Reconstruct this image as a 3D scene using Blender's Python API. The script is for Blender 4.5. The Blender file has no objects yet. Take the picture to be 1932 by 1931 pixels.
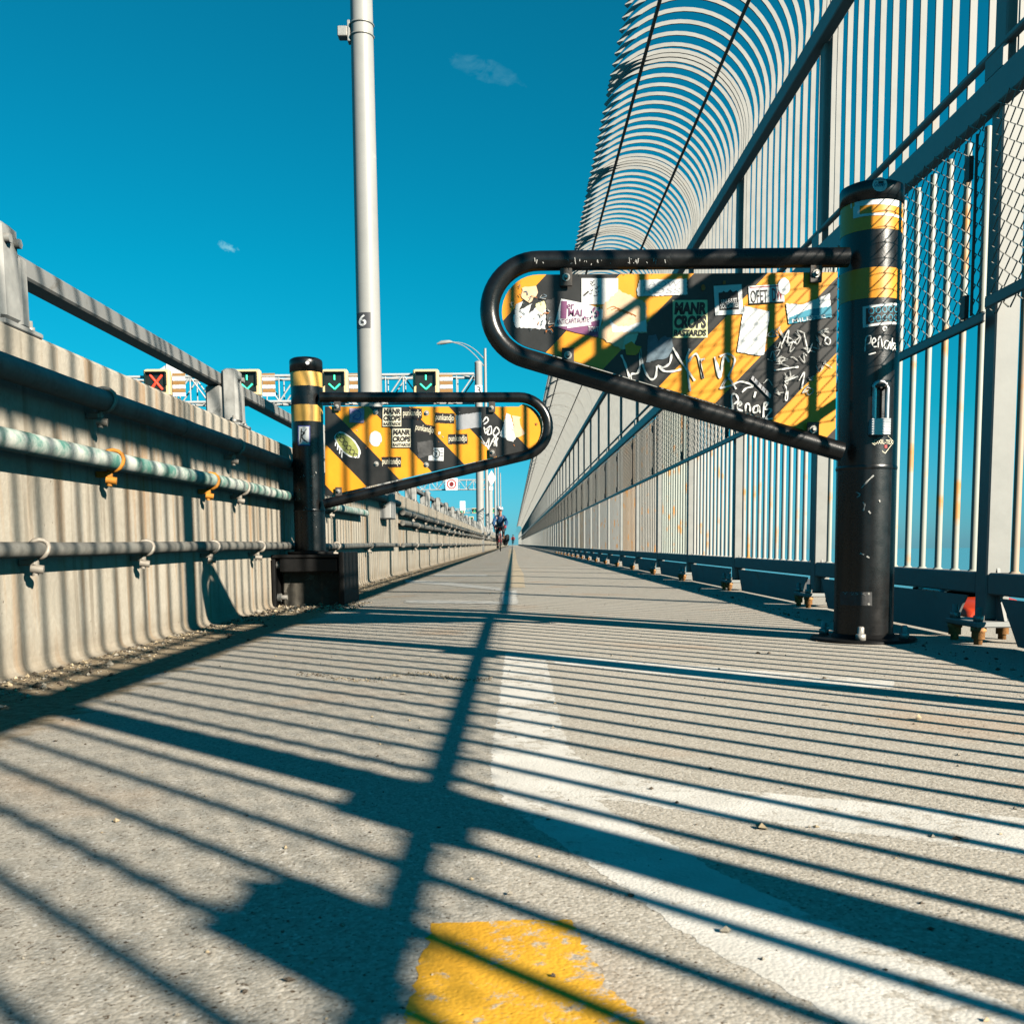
import bpy, math, random
from mathutils import Matrix, Vector
random.seed(7)
scn = bpy.context.scene
COL = scn.collection
PI = math.pi

# ------------------------------------------------------------------ camera
H = 0.275
PITCH, ROLL = math.radians(5.7), -0.009
FP = 1932.0
PU, PV = 969.7, 1218.8
cam = bpy.data.cameras.new("camera"); cam.lens = 36; cam.sensor_width = 36
cam.shift_x = (966 - PU) / 1932; cam.shift_y = (PV - 965.5) / 1932
cam.clip_start = 0.02; cam.clip_end = 5000
cam.dof.use_dof = True; cam.dof.focus_distance = 2.6; cam.dof.aperture_fstop = 26
camo = bpy.data.objects.new("camera", cam); COL.objects.link(camo)
CM = Matrix.Rotation(math.radians(90) - PITCH, 3, 'X') @ Matrix.Rotation(ROLL, 3, 'Z')
camo.matrix_world = Matrix.Translation((0, 0, H)) @ CM.to_4x4()
scn.camera = camo

def ray(u, v):
    return CM @ Vector(((u - PU) / FP, -(v - PV) / FP, -1))
def at(u, v, d):                      # photo pixel -> point on the upright plane y = d
    r = ray(u, v); t = d / r.y
    return Vector((r.x * t, d, H + r.z * t))
def gnd(u, v):                        # photo pixel -> point on the path
    r = ray(u, v); t = -H / r.z
    x, y = r.x * t, r.y * t
    t = (gz(x) - H) / r.z
    return r.x * t, r.y * t
def gz(x):
    return 0.028 * (max(x, -1.3) + .12) if x < -.12 else 0.0
def z3(x, y): return 442.75 + x / 3.0, 603.75 + y / 3.0
def z4(x, y): return 885.5 + .2502 * x, 442.75 + .2502 * y
def z5(x, y): return 1247.75 + .2502 * x, 322 + .2502 * y
def zr(x, y): return 1489.25 + .2502 * x, 805 + .2502 * y
def ident(x, y): return x, y

# ------------------------------------------------------------------ materials
def newmat(name):
    m = bpy.data.materials.new(name); m.use_nodes = True
    nt = m.node_tree; b = nt.nodes["Principled BSDF"]
    return m, nt, nt.nodes, nt.links, b
def mixc(nt, fac, a, b, blend='MIX'):
    n = nt.nodes.new('ShaderNodeMix'); n.data_type = 'RGBA'; n.blend_type = blend
    for s, val in ((n.inputs[0], fac), (n.inputs[6], a), (n.inputs[7], b)):
        if isinstance(val, (int, float)): s.default_value = val
        elif isinstance(val, tuple): s.default_value = (*val, 1)
        else: nt.links.new(val, s)
    return n.outputs[2]
def noise(nt, scale, detail=4, rough=.6, vec=None, dist=0):
    n = nt.nodes.new('ShaderNodeTexNoise'); n.inputs['Scale'].default_value = scale
    n.inputs['Detail'].default_value = detail; n.inputs['Roughness'].default_value = rough
    n.inputs['Distortion'].default_value = dist
    if vec: nt.links.new(vec, n.inputs['Vector'])
    return n.outputs[0]
def ramp(nt, val, p0, p1, c0=(0, 0, 0), c1=(1, 1, 1)):
    n = nt.nodes.new('ShaderNodeValToRGB'); e = n.color_ramp.elements
    e[0].position, e[1].position = p0, p1
    e[0].color, e[1].color = (*c0, 1), (*c1, 1)
    nt.links.new(val, n.inputs[0]); return n.outputs[0]
def coords(nt, scale=(1, 1, 1), kind='Object'):
    t = nt.nodes.new('ShaderNodeTexCoord'); mp = nt.nodes.new('ShaderNodeMapping')
    mp.inputs['Scale'].default_value = scale
    nt.links.new(t.outputs[kind], mp.inputs[0]); return mp.outputs[0]
def bump(nt, b, h, strength=.3, dist=.002):
    n = nt.nodes.new('ShaderNodeBump'); n.inputs['Strength'].default_value = strength
    n.inputs['Distance'].default_value = dist
    nt.links.new(h, n.inputs['Height']); nt.links.new(n.outputs[0], b.inputs['Normal'])
def mathn(nt, op, a, b=None, c=None):
    n = nt.nodes.new('ShaderNodeMath'); n.operation = op
    for i, v in enumerate((a, b, c)):
        if v is None: continue
        if isinstance(v, (int, float)): n.inputs[i].default_value = v
        else: nt.links.new(v, n.inputs[i])
    return n.outputs[0]

MATS = {}
def pm(name, col, rough=.55, metal=0, var=.18, scale=14, bmp=.15, dirt=None, dirtamt=.5, dirtscale=6, spec=.4):
    """procedural paint / metal / plastic: base colour broken by noise, optional dirt patches, fine bump"""
    if name in MATS: return MATS[name]
    m, nt, N, L, b = newmat(name)
    v = coords(nt)
    n1 = noise(nt, scale, 5, .65, v)
    lo = tuple(c * (1 - var) for c in col); hi = tuple(min(1, c * (1 + var)) for c in col)
    c = ramp(nt, n1, .32, .68, lo, hi)
    if dirt:
        d = noise(nt, dirtscale, 7, .72, v, .4)
        c = mixc(nt, ramp(nt, d, 1 - dirtamt * .9, min(1, 1.12 - dirtamt * .9)), c, dirt)
    L.new(c, b.inputs['Base Color'])
    b.inputs['Metallic'].default_value = metal
    b.inputs['Specular IOR Level'].default_value = spec
    r = mathn(nt, 'MULTIPLY_ADD', n1, .25, rough - .12); L.new(r, b.inputs['Roughness'])
    if bmp: bump(nt, b, noise(nt, scale * 18, 3, .6, v), bmp, .001)
    MATS[name] = m; return m

RUST = (.28, .095, .02)
M_fence = pm('galvanised_steel', (.25, .25, .232), .5, 0, .10, 9, .1, (.30, .22, .14), .42, 7)
M_beam = pm('galvanised_beam', (.26, .265, .25), .5, 0, .10, 6, .1, (.25, .17, .10), .45, 5)
M_black = pm('black_gloss_paint', (.006, .006, .006), .27, 0, .3, 20, .2, (.045, .047, .044), .40, 22, .55)
M_blackbox = pm('black_box_steel', (.007, .007, .007), .5, 0, .3, 16, .4, (.08, .07, .05), .33, 22, .15)
M_lug = pm('lug_steel', (.05, .045, .04), .5, .2, .3, 60, .3, (.25, .12, .05), .45, 50)
M_bolt = pm('zinc_bolt', (.42, .40, .36), .4, .5, .15, 80, .2)
M_rustbolt = pm('rusty_bolt', (.42, .20, .07), .7, 0, .4, 60, .5, (.12, .05, .02), .5, 40)
M_grail = pm('guard_rail_steel', (.20, .20, .19), .5, 0, .12, 6, .1, (.13, .11, .085), .46, 8)
M_wire = pm('chain_link_wire', (.27, .255, .22), .5, .1, .15, 20, 0)
M_white = pm('sticker_white', (.62, .63, .62), .45, 0, .08, 14, .05, (.36, .33, .27), .40, 25)
M_cream = pm('sticker_cream', (.60, .56, .42), .5, 0, .1, 20, .05)
M_oliveshade = pm('olive_and_shaded_cream', (.66, .64, .34), .5, 0, .12, 14, .05)  # cream sticker with its shaded olive look in the colour, also an olive scrap
M_peach = pm('paper_residue', (.60, .42, .27), .7, 0, .16, 18, .3, (.50, .22, .06), .45, 22)
M_ink = pm('black_ink', (.012, .011, .012), .55, 0, .1, 20, 0)
M_purple = pm('purple_ink', (.17, .055, .13), .5, 0, .1, 20, 0)
M_redink = pm('red_ink', (.30, .03, .03), .5, 0, .1, 20, 0)
M_tealink = pm('teal_ink', (.02, .20, .28), .5, 0, .1, 20, 0)
M_bluink = pm('blue_ink', (.06, .07, .28), .5, 0, .1, 20, 0)
M_slate = pm('slate_residue', (.09, .13, .16), .7, 0, .3, 40, .3)
M_silver = pm('silver_tape', (.36, .36, .37), .35, .3, .1, 14, .1)
M_lilac = pm('lilac_sticker', (.33, .27, .40), .5, 0, .35, 60, 0)
M_chalk = pm('paint_marker_white', (.60, .60, .57), .6, 0, .25, 60, 0)
M_chalkthin = pm('scratched_marker', (.33, .33, .31), .6, 0, .4, 90, 0)
M_grayink = pm('grey_patch', (.05, .05, .05), .6, 0, .4, 40, .2)
M_rustdot = pm('rust_spot', (.40, .13, .03), .8, 0, .4, 60, .2)
M_greentag = pm('olive_bubble_paint', (.26, .28, .08), .5, 0, .15, 30, 0)
M_ylw = pm('yellow_reflective', (.62, .245, .018), .4, 0, .10, 16, .1, (.40, .14, .01), .36, 14)
M_ylwlite = pm('pale_yellow_reflective', (.60, .34, .075), .4, 0, .12, 16, .1, (.45, .20, .03), .42, 14)
M_pole = pm('pole_galvanised', (.265, .265, .252), .5, 0, .07, 3, .05, (.38, .37, .34), .42, 3)
M_plate = pm('number_plate_grey', (.05, .05, .055), .5)
M_truss = pm('truss_aluminium', (.36, .37, .365), .5, 0, .08, 4, 0)
M_sigcase = pm('signal_housing_cream', (.62, .45, .24), .5, 0, .06, 3, 0)
M_sigface = pm('signal_face_dark', (.012, .016, .014), .35, 0, .2, 6, 0)
M_sigbrown = pm('signal_stripe_brown', (.28, .15, .05), .5, 0, .1, 3, 0)
M_signwhite = pm('sign_white', (.66, .67, .66), .5, 0, .05, 3, 0)
M_signred = pm('sign_red', (.32, .018, .014), .45, 0, .05, 3, 0)
M_tyre = pm('tyre_rubber', (.012, .012, .012), .8)
M_jblue = pm('jacket_blue', (.02, .075, .17), .7, 0, .2, 9, .2)
M_jred = pm('jacket_red', (.30, .015, .02), .7, 0, .2, 9, .2)
M_trous = pm('black_tights', (.012, .012, .014), .7, 0, .2, 9, .1)
M_skin = pm('skin', (.42, .22, .15), .5, 0, .06, 9, 0)
M_glove = pm('red_glove', (.34, .05, .07), .7)
M_helmet = pm('white_helmet', (.62, .63, .64), .35, 0, .05, 9, 0)
M_bikered = pm('bike_frame_red', (.25, .015, .025), .3)
M_bikeblk = pm('bike_frame_black', (.015, .015, .016), .35)
M_chrome = pm('rim_alloy', (.45, .45, .45), .3, .8, .05, 5, 0)
M_carred = pm('car_red', (.50, .045, .012), .25, 0, .05, 3, 0, spec=.6)
M_glass = pm('car_glass', (.03, .06, .06), .08, 0, .1, 3, 0, spec=.8)
M_lamp = pm('car_lamp', (.70, .68, .62), .15, 0, .05, 3, 0)
M_hair = pm('dark_hair', (.02, .014, .01), .6)
M_pann = pm('pannier_black', (.012, .012, .013), .8, 0, .3, 20, .4)

def emit(name, col, s):
    m, nt, N, L, b = newmat(name)
    b.inputs['Base Color'].default_value = (*col, 1)
    n = noise(nt, 30, 2); c = mixc(nt, n, tuple(x * .9 for x in col), col)
    L.new(c, b.inputs['Emission Color']); b.inputs['Emission Strength'].default_value = s
    return m
M_green = emit('green_arrow_light', (.04, .85, .42), .33)
M_redx = emit('red_cross_light', (.95, .05, .02), .36)

def mat_concrete():
    m, nt, N, L, b = newmat('weathered_concrete')
    v = coords(nt)
    base = ramp(nt, noise(nt, 2.2, 8, .62, v), .3, .72, (.335, .300, .242), (.455, .418, .35))
    fine = noise(nt, 60, 6, .7, v)
    c = mixc(nt, .35, base, ramp(nt, fine, .3, .75, (.21, .18, .135), (.44, .40, .325)))
    # rust weeps running down the face
    vs = coords(nt, (1, 7.5, .55))
    st = noise(nt, 1.6, 5, .55, vs, .15)
    c = mixc(nt, mathn(nt, 'MULTIPLY', ramp(nt, st, .53, .70), .72), c, (.31, .165, .06))
    vs2 = coords(nt, (1, 16, .9))
    st2 = noise(nt, 1.3, 4, .5, vs2, .1)
    c = mixc(nt, mathn(nt, 'MULTIPLY', ramp(nt, st2, .58, .70), .6), c, (.15, .125, .09))
    sx = N.new('ShaderNodeSeparateXYZ'); L.new(v, sx.inputs[0])
    low = mathn(nt, 'ADD', mathn(nt, 'MULTIPLY', sx.outputs[2], -5.0), mathn(nt, 'MULTIPLY', noise(nt, 4, 6, .7, v), 1.5))
    c = mixc(nt, mathn(nt, 'MULTIPLY', ramp(nt, low, .35, .95), .55), c, (.20, .15, .095))       # splash grime along the foot
    blot = noise(nt, 1.1, 7, .7, v, .6)
    c = mixc(nt, mathn(nt, 'MULTIPLY', ramp(nt, blot, .54, .66), .45), c, (.20, .185, .155))
    pits = N.new('ShaderNodeTexVoronoi'); pits.inputs['Scale'].default_value = 38; L.new(v, pits.inputs['Vector'])
    pm_ = ramp(nt, pits.outputs['Distance'], .06, .13, (1, 1, 1), (0, 0, 0))
    sel = ramp(nt, noise(nt, 5, 2, .5, v), .56, .62)
    c = mixc(nt, mathn(nt, 'MULTIPLY', mathn(nt, 'MULTIPLY', pm_, sel), .7), c, (.13, .10, .07))
    L.new(c, b.inputs['Base Color']); b.inputs['Roughness'].default_value = .9
    b.inputs['Specular IOR Level'].default_value = .2
    bump(nt, b, mathn(nt, 'ADD', mathn(nt, 'SUBTRACT', fine, mathn(nt, 'MULTIPLY', pm_, sel)), noise(nt, 9, 4, .6, v)), .5, .005)
    return m
M_conc = mat_concrete()

def ground_color(nt, v):
    L, N = nt.links, nt.nodes
    big = noise(nt, 1.3, 6, .6, v)
    base = ramp(nt, big, .3, .7, (.375, .338, .275), (.45, .408, .342))
    mid = noise(nt, 70, 5, .75, v)
    c = mixc(nt, .34, base, ramp(nt, mid, .3, .72, (.25, .222, .175), (.53, .485, .405)))
    vo = N.new('ShaderNodeTexVoronoi'); vo.inputs['Scale'].default_value = 300; L.new(v, vo.inputs['Vector'])
    agg = ramp(nt, vo.outputs['Color'], .15, .9, (.17, .15, .12), (.68, .63, .55))
    c = mixc(nt, .34, c, agg)
    sp = noise(nt, 210, 3, .65, v)
    c = mixc(nt, ramp(nt, sp, .60, .67), c, (.085, .055, .03))
    sp2 = noise(nt, 170, 3, .6, v, .2)
    c = mixc(nt, mathn(nt, 'MULTIPLY', ramp(nt, sp2, .60, .68), .8), c, (.66, .63, .57))
    rs = noise(nt, 2.1, 3, .5, v, .3)
    c = mixc(nt, mathn(nt, 'MULTIPLY', ramp(nt, rs, .57, .72), .42), c, (.42, .25, .13))
    vo2 = N.new('ShaderNodeTexVoronoi'); vo2.inputs['Scale'].default_value = 95; L.new(v, vo2.inputs['Vector'])
    pit = ramp(nt, vo2.outputs['Distance'], .05, .16, (1, 1, 1), (0, 0, 0))
    psel = ramp(nt, vo2.outputs['Color'], .60, .64)
    pit = mathn(nt, 'MULTIPLY', pit, psel)
    c = mixc(nt, mathn(nt, 'MULTIPLY', pit, .75), c, (.05, .042, .03))
    h = mathn(nt, 'ADD', mathn(nt, 'MULTIPLY', vo.outputs['Distance'], -.8), mathn(nt, 'MULTIPLY', pit, -1.2))
    h = mathn(nt, 'ADD', h, mathn(nt, 'MULTIPLY', sp, .6))
    return c, h
def mat_path():
    m, nt, N, L, b = newmat('path_asphalt')
    v = coords(nt)
    c, h = ground_color(nt, v)
    # sandy dirt gathered along the parapet
    sx = N.new('ShaderNodeSeparateXYZ'); L.new(v, sx.inputs[0])
    edge = mathn(nt, 'MULTIPLY_ADD', sx.outputs[0], -5.5, -4.35)
    wob = mathn(nt, 'ADD', edge, mathn(nt, 'MULTIPLY', noise(nt, 7, 5, .7, v), 1.6))
    dirt = ramp(nt, noise(nt, 45, 5, .75, v), .35, .7, (.16, .115, .065), (.42, .34, .235))
    c = mixc(nt, ramp(nt, wob, .75, 1.35), c, dirt)
    L.new(c, b.inputs['Base Color']); b.inputs['Roughness'].default_value = .92
    b.inputs['Specular IOR Level'].default_value = .2
    bump(nt, b, h, .38, .0017)
    return m
M_path = mat_path()
def mat_paint(name, lo, hi, wear):
    m, nt, N, L, b = newmat(name)
    v = coords(nt)
    c = ramp(nt, noise(nt, 12, 6, .65, v), .3, .7, lo, hi)
    g, h = ground_color(nt, v)
    w1 = noise(nt, 48, 8, .82, v, .3); w2 = noise(nt, 4.5, 3, .6, v)
    w = mathn(nt, 'ADD', mathn(nt, 'MULTIPLY', w1, .62), mathn(nt, 'MULTIPLY', w2, .38))
    c = mixc(nt, ramp(nt, w, wear, wear + .045), c, g)
    L.new(c, b.inputs['Base Color']); b.inputs['Roughness'].default_value = .8
    b.inputs['Specular IOR Level'].default_value = .3
    bump(nt, b, h, .35, .0014)
    return m
M_pwhite = mat_paint('worn_white_road_paint', (.52, .495, .44), (.70, .67, .61), .514)
M_pyellow = mat_paint('worn_yellow_road_paint', (.60, .30, .018), (.74, .40, .03), .522)
M_pfaint = mat_paint('faded_yellow_road_paint', (.48, .38, .25), (.55, .45, .31), .545)
M_pdim = mat_paint('faded_white_road_paint', (.47, .45, .405), (.56, .54, .49), .545)

def mat_stripes(name, ax, az, c0, period, yellow_first):
    """diagonal black and yellow warning boards"""
    m, nt, N, L, b = newmat(name)
    v = coords(nt)
    s = N.new('ShaderNodeSeparateXYZ'); L.new(v, s.inputs[0])
    t = mathn(nt, 'ADD', mathn(nt, 'MULTIPLY', s.outputs[0], ax), mathn(nt, 'MULTIPLY', s.outputs[2], az))
    t = mathn(nt, 'DIVIDE', mathn(nt, 'SUBTRACT', t, c0), period)
    fr = mathn(nt, 'GREATER_THAN', mathn(nt, 'FRACT', t), .5)
    yc = ramp(nt, noise(nt, 9, 6, .6, v), .3, .75, (.66, .245, .012), (.74, .30, .016))
    bc = ramp(nt, noise(nt, 12, 6, .6, v), .3, .75, (.012, .011, .010), (.028, .027, .025))
    c = mixc(nt, fr, yc, bc) if yellow_first else mixc(nt, fr, bc, yc)
    sc = noise(nt, 55, 8, .8, coords(nt, (1, 1, .6)), .6)
    c = mixc(nt, mathn(nt, 'MULTIPLY', ramp(nt, sc, .66, .71), .55), c, (.22, .17, .11))
    L.new(c, b.inputs['Base Color']); b.inputs['Roughness'].default_value = .38
    bump(nt, b, noise(nt, 30, 4, .6, v), .06, .002)
    return m

def mat_pipe(name, lo, hi, rustamt):
    m, nt, N, L, b = newmat(name)
    v = coords(nt)
    c = ramp(nt, noise(nt, 8, 7, .72, v), .40, .58, lo, hi)
    c = mixc(nt, ramp(nt, noise(nt, 3.2, 5, .65, v, .4), rustamt, rustamt + .06), c, (.36, .16, .045))
    c = mixc(nt, mathn(nt, 'MULTIPLY', ramp(nt, noise(nt, 45, 5, .7, v), .6, .7), .5), c, (.12, .11, .09))
    L.new(c, b.inputs['Base Color']); b.inputs['Roughness'].default_value = .5
    bump(nt, b, noise(nt, 90, 4, .6, v), .2, .001)
    return m
M_pipe1 = mat_pipe('grey_conduit', (.075, .072, .064), (.145, .138, .122), .70)
M_pipe2 = mat_pipe('mint_conduit', (.07, .20, .16), (.50, .51, .46), .66)
M_pipe3 = mat_pipe('dull_conduit', (.10, .097, .086), (.18, .172, .15), .70)
M_orange = pm('orange_rust_clamp', (.36, .14, .012), .7, 0, .35, 30, .3, (.20, .08, .02), .45, 40)
M_clamp = pm('clamp_steel', (.24, .215, .18), .5, .2, .2, 30, .2, (.38, .20, .09), .45, 30)

def mat_bars():
    """fence bars: pale paint, rust weeping near the foot, panels that differ a little"""
    m, nt, N, L, b = newmat('painted_fence_bars')
    v = coords(nt)
    oi = N.new('ShaderNodeObjectInfo')
    c = ramp(nt, noise(nt, 8, 5, .6, v), .3, .7, (.25, .235, .20), (.31, .30, .27))
    tint = N.new('ShaderNodeValToRGB'); e = tint.color_ramp.elements; tint.color_ramp.interpolation = 'CONSTANT'
    e[0].position = 0; e[0].color = (.42, .41, .385, 1); e[1].position = .55; e[1].color = (.40, .31, .21, 1)
    for p, cc in ((.68, (.34, .40, .34, 1)), (.76, (.24, .22, .19, 1)), (.86, (.46, .28, .14, 1)), (.92, (.41, .40, .375, 1))):
        k = tint.color_ramp.elements.new(p); k.color = cc
    L.new(oi.outputs['Random'], tint.inputs[0])
    c = mixc(nt, .45, c, tint.outputs[0])
    add = N.new('ShaderNodeVectorMath'); add.operation = 'ADD'
    L.new(v, add.inputs[0])
    cmb = N.new('ShaderNodeCombineXYZ'); L.new(mathn(nt, 'MULTIPLY', oi.outputs['Random'], 40), cmb.inputs[1])
    L.new(cmb.outputs[0], add.inputs[1])
    st = N.new('ShaderNodeTexNoise'); st.inputs['Scale'].default_value = 6.5; st.inputs['Detail'].default_value = 5
    L.new(add.outputs[0], st.inputs['Vector'])
    c = mixc(nt, ramp(nt, st.outputs[0], .58, .68), c, (.46, .215, .06))
    L.new(c, b.inputs['Base Color']); b.inputs['Roughness'].default_value = .5
    return m
M_bars = mat_bars()

# ------------------------------------------------------------------ mesh builder
class MB:
    def __init__(s): s.v = []; s.f = []; s.m = []; s.s = []
    def face(s, idx, mi=0, sm=False): s.f.append(idx); s.m.append(mi); s.s.append(sm)
    def box(s, x0, x1, y0, y1, z0, z1, mi=0):
        n = len(s.v)
        s.v += [Vector(p) for p in ((x0, y0, z0), (x1, y0, z0), (x1, y1, z0), (x0, y1, z0), (x0, y0, z1), (x1, y0, z1), (x1, y1, z1), (x0, y1, z1))]
        for q in ((0, 3, 2, 1), (4, 5, 6, 7), (0, 1, 5, 4), (1, 2, 6, 5), (2, 3, 7, 6), (3, 0, 4, 7)):
            s.face([n + i for i in q], mi)
    def cbox(s, x0, x1, y0, y1, z0, z1, c=.003, mi=0):
        """box with chamfered vertical edges and top/bottom rims"""
        def ring(ins, z):
            a, b, cc, d = x0 + ins, x1 - ins, y0 + ins, y1 - ins
            return [(a + c, cc, z), (b - c, cc, z), (b, cc + c, z), (b, d - c, z), (b - c, d, z), (a + c, d, z), (a, d - c, z), (a, cc + c, z)]
        n = len(s.v)
        for ins, z in ((c, z0), (0, z0 + c), (0, z1 - c), (c, z1)): s.v += [Vector(p) for p in ring(ins, z)]
        for k in range(3):
            for i in range(8): s.face([n + k * 8 + i, n + k * 8 + (i + 1) % 8, n + (k + 1) * 8 + (i + 1) % 8, n + (k + 1) * 8 + i], mi)
        s.face([n + 7 - i for i in range(8)], mi); s.face([n + 24 + i for i in range(8)], mi)
    def tube(s, pts, r, seg=10, mi=0, cap=True, closed=False):
        pts = [Vector(p) for p in pts]; n0 = len(s.v); k = len(pts)
        rs = r if isinstance(r, (list, tuple)) else [r] * k
        up = None
        for i, p in enumerate(pts):
            if closed: t = pts[(i + 1) % k] - pts[i - 1]
            else: t = pts[min(i + 1, k - 1)] - pts[max(i - 1, 0)]
            t.normalize()
            if up is None:
                up = Vector((0, 0, 1)) if abs(t.z) < .9 else Vector((1, 0, 0))
            a = up - t * up.dot(t)
            if a.length < 1e-6: a = t.orthogonal()
            a.normalize(); up = a; bb = t.cross(a)
            for j in range(seg):
                an = 2 * PI * (j + .5) / seg
                s.v.append(p + (a * math.cos(an) + bb * math.sin(an)) * rs[i])
        rng = k if closed else k - 1
        for i in range(rng):
            i2 = (i + 1) % k
            for j in range(seg):
                j2 = (j + 1) % seg
                s.face([n0 + i * seg + j, n0 + i * seg + j2, n0 + i2 * seg + j2, n0 + i2 * seg + j], mi, seg > 4)
        if cap and not closed:
            for i, rev in ((0, True), (k - 1, False)):
                n = len(s.v); s.v += [s.v[n0 + i * seg + j].copy() for j in range(seg)]
                ids = list(range(n, n + seg)); s.face(ids[::-1] if rev else ids, mi)
    def lathe(s, c, prof, seg=32, mi=0, mis=None):
        """prof: list of (r, z) bottom to top around the upright axis through c"""
        n0 = len(s.v)
        for r, z in prof:
            for j in range(seg):
                a = 2 * PI * j / seg; s.v.append(Vector((c[0] + r * math.cos(a), c[1] + r * math.sin(a), c[2] + z)))
        for i in range(len(prof) - 1):
            for j in range(seg):
                j2 = (j + 1) % seg
                s.face([n0 + i * seg + j, n0 + i * seg + j2, n0 + (i + 1) * seg + j2, n0 + (i + 1) * seg + j], mis[i] if mis else mi, abs(prof[i][0] - prof[i + 1][0]) < .5 * abs(prof[i][1] - prof[i + 1][1]) or len(prof) > 5)
        s.face([n0 + seg - 1 - j for j in range(seg)], mi)
        s.face([n0 + (len(prof) - 1) * seg + j for j in range(seg)], mis[-1] if mis else mi)
    def prism(s, poly, axis, a0, a1, mi=0):
        """2D polygon extruded along an axis: 'y' takes (x,z), 'x' takes (y,z), 'z' takes (x,y)"""
        def P(p, a):
            return Vector({'y': (p[0], a, p[1]), 'x': (a, p[0], p[1]), 'z': (p[0], p[1], a)}[axis])
        n = len(s.v); k = len(poly)
        s.v += [P(p, a0) for p in poly] + [P(p, a1) for p in poly]
        s.face(list(range(n, n + k)), mi); s.face([n + 2 * k - 1 - i for i in range(k)], mi)
        for i in range(k):
            j = (i + 1) % k; s.face([n + i, n + k + i, n + k + j, n + j], mi)
    def build(s, name, mats, parent=None, loc=None, bevel=0):
        me = bpy.data.meshes.new(name)
        off = Vector(loc) if loc is not None else (world_of(parent) if parent else Vector((0, 0, 0)))
        me.from_pydata([tuple(p - off) for p in s.v], [], s.f)
        if not isinstance(mats, (list, tuple)): mats = [mats]
        for m in mats: me.materials.append(m)
        me.polygons.foreach_set('material_index', s.m); me.polygons.foreach_set('use_smooth', s.s)
        me.validate(); me.update()
        import bmesh
        bm = bmesh.new(); bm.from_mesh(me); bmesh.ops.recalc_face_normals(bm, faces=bm.faces); bm.to_mesh(me); bm.free()
        o = bpy.data.objects.new(name, me); COL.objects.link(o)
        if parent: o.parent = parent
        elif loc is not None: o.location = off
        if bevel:
            b = o.modifiers.new('bevel', 'BEVEL'); b.width = bevel; b.segments = 2; b.limit_method = 'ANGLE'
        return o
def world_of(o):
    p = Vector((0, 0, 0))
    while o: p += o.location; o = o.parent
    return p
def tag(o, label, cat, group=None, kind=None):
    o['label'] = label
    if cat: o['category'] = cat
    if group: o['group'] = group
    if kind: o['kind'] = kind
    return o
def thing(name, loc, label, cat, group=None):
    o = bpy.data.objects.new(name, None); COL.objects.link(o); o.location = loc; o.empty_display_size = .1
    return tag(o, label, cat, group)
def struct(o): o['kind'] = 'structure'; return o
def copy_tree(o, parent=None):
    c = o.copy(); COL.objects.link(c)
    if parent: c.parent = parent
    for ch in list(o.children): copy_tree(ch, c)
    return c
def catmull(pts, n=8):
    out = []
    P = [pts[0]] + list(pts) + [pts[-1]]
    for i in range(1, len(P) - 2):
        for k in range(n):
            t = k / n
            out.append(tuple(.5 * (2 * P[i][a] + (P[i + 1][a] - P[i - 1][a]) * t + (2 * P[i - 1][a] - 5 * P[i][a] + 4 * P[i + 1][a] - P[i + 2][a]) * t * t + (3 * P[i][a] - P[i - 1][a] - 3 * P[i + 1][a] + P[i + 2][a]) * t ** 3) for a in range(len(pts[0]))))
    out.append(tuple(pts[-1])); return out

_txt = {}
def text_mesh(body, shear=0, bold=0):
    key = (body, shear, bold)
    if key in _txt: return _txt[key]
    cu = bpy.data.curves.new('lettering', 'FONT'); cu.body = body; cu.size = 1; cu.shear = shear; cu.offset = bold
    cu.resolution_u = 3
    ob = bpy.data.objects.new('lettering', cu); COL.objects.link(ob)
    dg = bpy.context.evaluated_depsgraph_get(); dg.update()
    me = bpy.data.meshes.new_from_object(ob.evaluated_get(dg))
    vs = [(v.co.x, v.co.y) for v in me.vertices]; fs = [list(p.vertices) for p in me.polygons]
    bpy.data.objects.remove(ob); bpy.data.meshes.remove(me); bpy.data.curves.remove(cu)
    xs = [v[0] for v in vs]; ys = [v[1] for v in vs]
    x0, x1, y0, y1 = min(xs), max(xs), min(ys), max(ys)
    vs = [((x - x0) / (x1 - x0), (y - y0) / (y1 - y0)) for x, y in vs]
    _txt[key] = (vs, fs); return _txt[key]

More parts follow.
